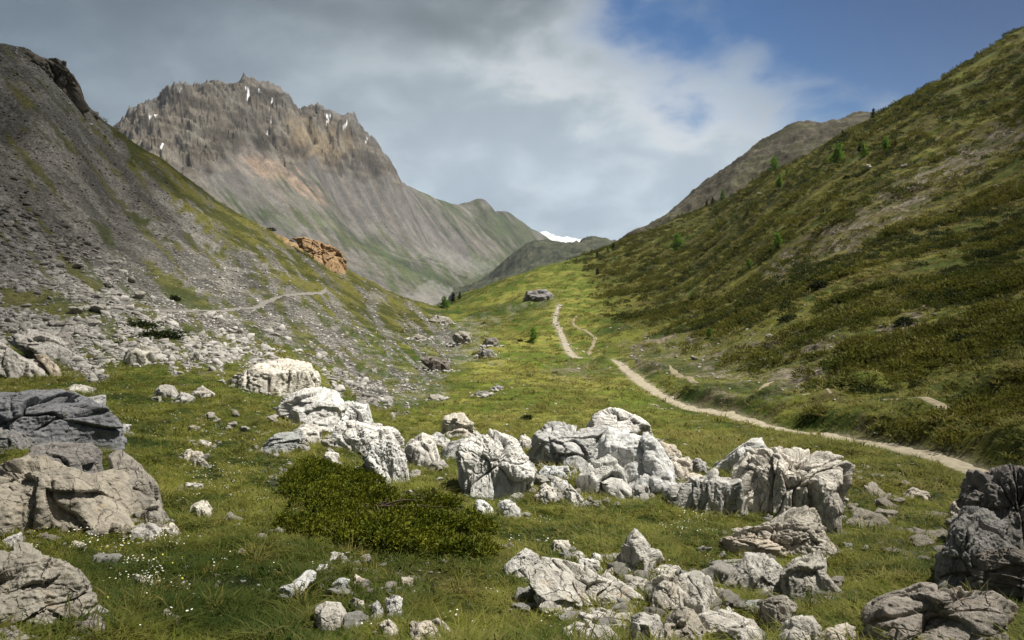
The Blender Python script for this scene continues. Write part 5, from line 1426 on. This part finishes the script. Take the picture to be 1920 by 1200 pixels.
tree('bushy', 1001, 642, 32, 'green bushy young larch left of the distant path')
tree('bushy', 833, 578, 26, 'round dark green tree at the valley notch')
tree('pine', 850, 566, 18, 'narrow dark conifer right of the round tree at the notch')
tree('pine', 862, 560, 14, 'second narrow dark conifer right of the notch')
tree('pine', 1120, 482, 12, 'tiny conifer low on the crest near the valley gap')
tree('larch', 1140, 472, 14, 'small conifer at the lower end of the grey ridge')
tree('pine', 1150, 466, 12, 'tiny dark conifer on the crest where the grey ridge begins')
tree('pine', 1120, 515, 14, 'small dark conifer on the slope under the crest')
tree('larch', 1345, 425, 18, 'small larch on the upper slope right of the bushy crest larch')
tree('larch', 1475, 330, 16, 'small larch right of the skyline larch')
tree('pine', 1580, 255, 12, 'tiny dark conifer on the crest above the wide bright larch')
tree('larch', 1300, 610, 14, 'small larch on the slope above the path loop')
tree('pine', 1080, 492, 9, 'tiny conifer farthest left on the near crest')

def shrub_mesh(seed, mat, rz=.5, n=420):
    rng = np.random.default_rng(seed)
    d = rng.normal(size=(n, 3)); d[:, 2] = np.abs(d[:, 2]); d /= np.linalg.norm(d, axis=1, keepdims=True)
    lump = 1 + .4 * perlin3(d * 2.1, seed) + .2 * perlin3(d * 5, seed + 1)
    p = d * np.array([.5, .42, rz]) * lump[:, None] * rng.uniform(.6, 1, (n, 1))
    dr = d + rng.normal(0, .4, (n, 3)); dr /= np.linalg.norm(dr, axis=1, keepdims=True)
    return spray_mesh('foliage', p, dr, .14, .035, 6, seed, mat), stems_mesh('stem', None, (.4, .35, rz * .8), 8, seed)
SHR = [shrub_mesh(20 + k, M_DARK, .34 + .06 * k) for k in range(3)]
SHG = [shrub_mesh(30 + k, M_HEATH, .36) for k in range(2)]
for _, s_ in SHR + SHG: s_.materials.append(M_BARK)
def shrub(u, v, wpx, label, grp=SHR, flat=1.0, group='dark dwarf shrubs on the slopes'):
    G = hit(u, v, surf); w = wpx * G[1] / F
    f, s_ = random.choice(grp)
    r = bpy.data.objects.new('dwarf_shrub', None); COL.objects.link(r); r.location = G - np.array([0, 0, .05 * w]); r.scale = (w, w, w * flat); r.rotation_euler.z = random.uniform(-.5, .5)
    tag(r, label, 'shrub', group)
    link('foliage', f, None, r); link('stem', s_, None, r)
shrub(988, 786, 22, 'small dark shrub alone on the lawn behind the central rock pile')
shrub(295, 632, 90, 'long dark green juniper mat on the lower scree', flat=.45)
shrub(262, 612, 60, 'dark juniper mat at the upper end of the long mat on the scree', flat=.45)
shrub(328, 562, 20, 'small dark shrub on the scree above the grey trail')
shrub(225, 645, 26, 'dark green cushion among the pale talus stones', flat=.5)
shrub(506, 418, 20, 'dark shrub on the left crest above the ochre cliff', flat=.6)
shrub(545, 432, 10, 'tiny dark shrub on the crest beside the ochre cliff', flat=.6)
shrub(1542, 535, 44, 'dark shrub on the hillside below the gravel band', flat=.6)
shrub(1612, 560, 30, 'dark shrub right of the first shrub below the gravel band', flat=.6)
shrub(1690, 535, 40, 'dark shrub in the heath high right of the gravel scar', flat=.6)
shrub(1800, 560, 60, 'broad dark shrub in the heath near the right edge', flat=.55)
shrub(1820, 640, 70, 'broad dark shrub below the broad one near the right edge', flat=.5)
shrub(1480, 600, 40, 'dark shrub in the heath above the gravel patch', flat=.6)
shrub(1700, 605, 44, 'dark shrub just right of the small gravel scar', flat=.6)
shrub(1590, 335, 20, 'dark shrub below the bright larches', flat=.7)
shrub(1500, 640, 34, 'dark shrub at the edge of the gravel patch', flat=.6)
shrub(1850, 480, 46, 'dark shrub high in the heath at the right', flat=.6)
shrub(1760, 440, 34, 'dark shrub in the heath under the gravel band', flat=.6)
shrub(1540, 770, 54, 'low olive shrub on the grassy bank between the two trails', SHG, .5)
shrub(1600, 720, 80, 'rounded olive hummock shrub above the middle trail', SHG, .5)
shrub(890, 665, 12, 'tiny dark shrub at the edge of the gully', flat=.7)
shrub(975, 640, 12, 'tiny dark shrub left of the bushy young larch', flat=.7)
shrub(1040, 700, 14, 'tiny dark shrub on the grass left of the path', flat=.6)
# ------------------------------------------------------------------ sky, sun, air
SUN = np.array([.45, .16, .88]); SUN /= np.linalg.norm(SUN)
elev = math.asin(SUN[2]); azim = math.atan2(SUN[0], SUN[1])
w = bpy.data.worlds.new('World'); scene.world = w; w.use_nodes = True
w.node_tree.nodes.clear()
nt = NT(w.node_tree)
sky = nt.n('ShaderNodeTexSky', sky_type='NISHITA'); sky.sun_disc = False
sky.sun_elevation = elev; sky.sun_rotation = azim; sky.altitude = 2200; sky.air_density = 1.0; sky.dust_density = .6; sky.ozone_density = 1.5
dirn = nt.n('ShaderNodeTexCoord').outputs['Generated']
sp = nt.n('ShaderNodeSeparateXYZ'); nt.link(dirn, sp.inputs[0]); X, Y, Z = sp.outputs
den = nt.math('ADD', nt.math('ABSOLUTE', Z), .60)
cb = nt.n('ShaderNodeCombineXYZ'); nt.link(nt.math('DIVIDE', X, den), cb.inputs[0]); nt.link(nt.math('DIVIDE', Y, den), cb.inputs[1]); nt.link(nt.math('MULTIPLY', Z, 1.2), cb.inputs[2])
P = cb.outputs[0]
n1 = nt.noise(P, 2.5, 8, .54, .25); n2 = nt.noise(P, 1.6, 5, .5, .2); n3 = nt.noise(P, 5.5, 7, .54, .2)
# open sky high on the right
q = nt.math('ADD', nt.math('SUBTRACT', Z, .243), nt.math('MULTIPLY', nt.math('SUBTRACT', X, .09), .36))
q = nt.math('MINIMUM', q, nt.math('MULTIPLY', nt.math('SUBTRACT', X, .085), .9))
q = nt.math('ADD', q, nt.math('MULTIPLY', nt.math('SUBTRACT', n1, .5), .17))
q = nt.math('ADD', q, nt.math('MULTIPLY', nt.math('SUBTRACT', n3, .5), .34))
q = nt.math('ADD', q, .012)
clear = nt.range(q, -.06, .08)
clear = nt.math('MULTIPLY', clear, nt.range(Y, -.2, .3))
K = 6.35                       # the Background runs at 0.1
S_ = lambda c: tuple(v * K for v in c)
light = nt.range(X, -.55, .02, 0, 1)
base = nt.mix(light, S_((.165, .225, .285)), S_((.40, .455, .49)))
low = nt.math('MULTIPLY', nt.range(Z, .26, .02, 0, 1), nt.range(X, -.5, .0, .25, 1))
base = nt.mix(low, base, S_((.50, .61, .70)))
dark = nt.range(n2, .47, .60, 0, 1)
darkz = nt.math('MULTIPLY', dark, nt.range(Z, .06, .24, .15, .85))
base = nt.mix(darkz, base, S_((.165, .20, .22)))
topd = nt.math('MULTIPLY', nt.range(Z, .16, .36, 0, .75), nt.range(X, -.02, -.40, 0, 1))
base = nt.mix(topd, base, S_((.062, .090, .118)))
br = nt.math('MULTIPLY', nt.range(nt.math('ADD', n1, nt.math('MULTIPLY', nt.math('SUBTRACT', n3, .5), .6)), .46, .66, 0, 1), nt.math('MULTIPLY', nt.range(X, -.22, .05, 0, 1), nt.range(Z, .08, .16, .2, 1)))
base = nt.mix(nt.math('MULTIPLY', br, .75), base, S_((.60, .61, .60)))
base = nt.mix(1.0, base, nt.mix(nt.range(n3, .36, .66), (.80, .83, .86), (1.22, 1.20, 1.18)), 'MULTIPLY')
edge = nt.math('MULTIPLY', nt.range(q, -.14, -.01, 0, 1), nt.range(n3, .38, .66, .1, .9))
base = nt.mix(edge, base, S_((.72, .75, .77)))
over = nt.math('MAXIMUM', nt.range(Z, .42, .65, 0, 1), nt.range(Y, .35, .0, 0, 1))          # heavier cloud overhead and behind
base = nt.mix(over, base, S_((.085, .10, .112)))
clear = nt.math('MULTIPLY', clear, nt.range(Z, .8, .5, 0, 1))
skyc = nt.mix(1.0, sky.outputs[0], (.045, .225, .40), 'MULTIPLY')
skyc = nt.mix(1.0, skyc, nt.mix(nt.range(nt.math('ADD', X, nt.math('MULTIPLY', Z, .8)), .30, .75), (1.25, 1.2, 1.12), (.45, .5, .55)), 'MULTIPLY')
col = nt.mix(clear, base, skyc)
bg = nt.n('ShaderNodeBackground'); nt.link(col, bg.inputs[0]); bg.inputs[1].default_value = .1
wo = nt.n('ShaderNodeOutputWorld'); nt.link(bg.outputs[0], wo.inputs[0])

sl = bpy.data.lights.new('sun', 'SUN'); sl.energy = 5.0; sl.angle = radians(.7); sl.color = (1, .95, .86)
so = bpy.data.objects.new('sun', sl); COL.objects.link(so)
from mathutils import Vector
so.rotation_euler = Vector(tuple(SUN)).to_track_quat('Z', 'Y').to_euler()

# clouds added out of view, outlined to shade the two slopes and foreground corners
def mat_shade_cloud():
    m, nt, out = new_mat('shade_cloud')
    geo = nt.n('ShaderNodeNewGeometry').outputs['Position']
    f = nt.range(nt.noise(geo, .012, 5, .6), .36, .64, .28, .66)
    tr = nt.n('ShaderNodeBsdfTransparent'); d = nt.n('ShaderNodeBsdfTranslucent'); d.inputs[0].default_value = (.9, .9, .92, 1)
    mx = nt.n('ShaderNodeMixShader'); nt.link(f, mx.inputs[0]); nt.link(tr.outputs[0], mx.inputs[1]); nt.link(d.outputs[0], mx.inputs[2]); nt.link(mx.outputs[0], out.inputs[0])
    return m
M_SHADE_CLOUD = mat_shade_cloud()
def shade_cloud(shade, label, seed):
    Hc = 1500.0
    P_ = np.array(shade, float) + SUN[:2] / SUN[2] * Hc
    c_ = P_.mean(0); Vd, Fc = ico(6)
    th_ = np.arctan2(Vd[:, 1], Vd[:, 0]); R_ = poly_radius(th_, P_ - c_)
    hxy = np.sqrt(Vd[:, 0] ** 2 + Vd[:, 1] ** 2)
    ed = np.clip(hxy, 0, 1)
    rr_ = R_ * ed * (1 + .03 * perlin3(Vd * 6, seed))
    zz = Vd[:, 2] * 45 * (1 + .5 * perlin3(Vd * 5, seed + 1)) 
    V_ = np.stack([np.cos(th_) * rr_, np.sin(th_) * rr_, zz], 1)
    me_ = mesh_np('shade_cloud', V_, [Fc]); smooth(me_)
    o_ = link('shade_cloud', me_, M_SHADE_CLOUD, loc=(c_[0], c_[1], Hc)); tag(o_, label, 'shade_cloud')
shade_cloud([(-8,2),(-8,6.5),(-13,14),(-22,30),(-42,80),(-75,160),(-110,260),(-170,330),(-320,300),(-380,120),(-300,-60),(-100,-60)], 'unseen shade caster added high above the left scree slope', 1)
shade_cloud([(8,2),(10,8),(18,18),(31,34),(58,80),(88,150),(150,260),(230,300),(360,240),(360,60),(200,-60),(60,-60)], 'unseen shade caster added high above the right hillside', 2)

HAZE = 3.2e-5
if HAZE:
    import bmesh
    bm = bmesh.new(); bmesh.ops.create_cube(bm, size=1)
    hm_ = bpy.data.meshes.new('haze'); bm.to_mesh(hm_); bm.free()
    hz = link('haze', hm_)
    x0, x1, y0, y1, z0, z1 = -13000, 13000, -200, 11500, -900, 1150
    hz.location = ((x0 + x1) / 2, (y0 + y1) / 2, (z0 + z1) / 2); hz.scale = (x1 - x0, y1 - y0, z1 - z0)
    m, nt, out = new_mat('haze')
    pv = nt.n('ShaderNodeVolumePrincipled'); pv.inputs['Color'].default_value = (.80, .88, 1, 1); pv.inputs['Density'].default_value = HAZE; pv.inputs['Anisotropy'].default_value = .2
    nt.link(pv.outputs[0], out.inputs['Volume']); hm_.materials.append(m)
    tag(hz, 'thin blue air between the far mountains', 'haze', kind='stuff')

# ------------------------------------------------------------------ camera and render settings
cd = bpy.data.cameras.new('camera'); cd.sensor_width = 36; cd.lens = 36 * F / 1920; cd.clip_start = .1; cd.clip_end = 40000
co = bpy.data.objects.new('camera', cd); COL.objects.link(co); co.rotation_euler = (pi / 2 - PITCH, 0, 0)
scene.camera = co
scene.render.engine = 'CYCLES'
scene.cycles.max_bounces = 5; scene.cycles.diffuse_bounces = 3; scene.cycles.glossy_bounces = 1; scene.cycles.transmission_bounces = 3; scene.cycles.volume_bounces = 0; scene.cycles.transparent_max_bounces = 8
scene.cycles.use_denoising = True
scene.cycles.sample_clamp_indirect = 4
scene.view_settings.view_transform = 'Standard'; scene.view_settings.look = 'None'; scene.view_settings.exposure = 0.68; scene.view_settings.gamma = 1
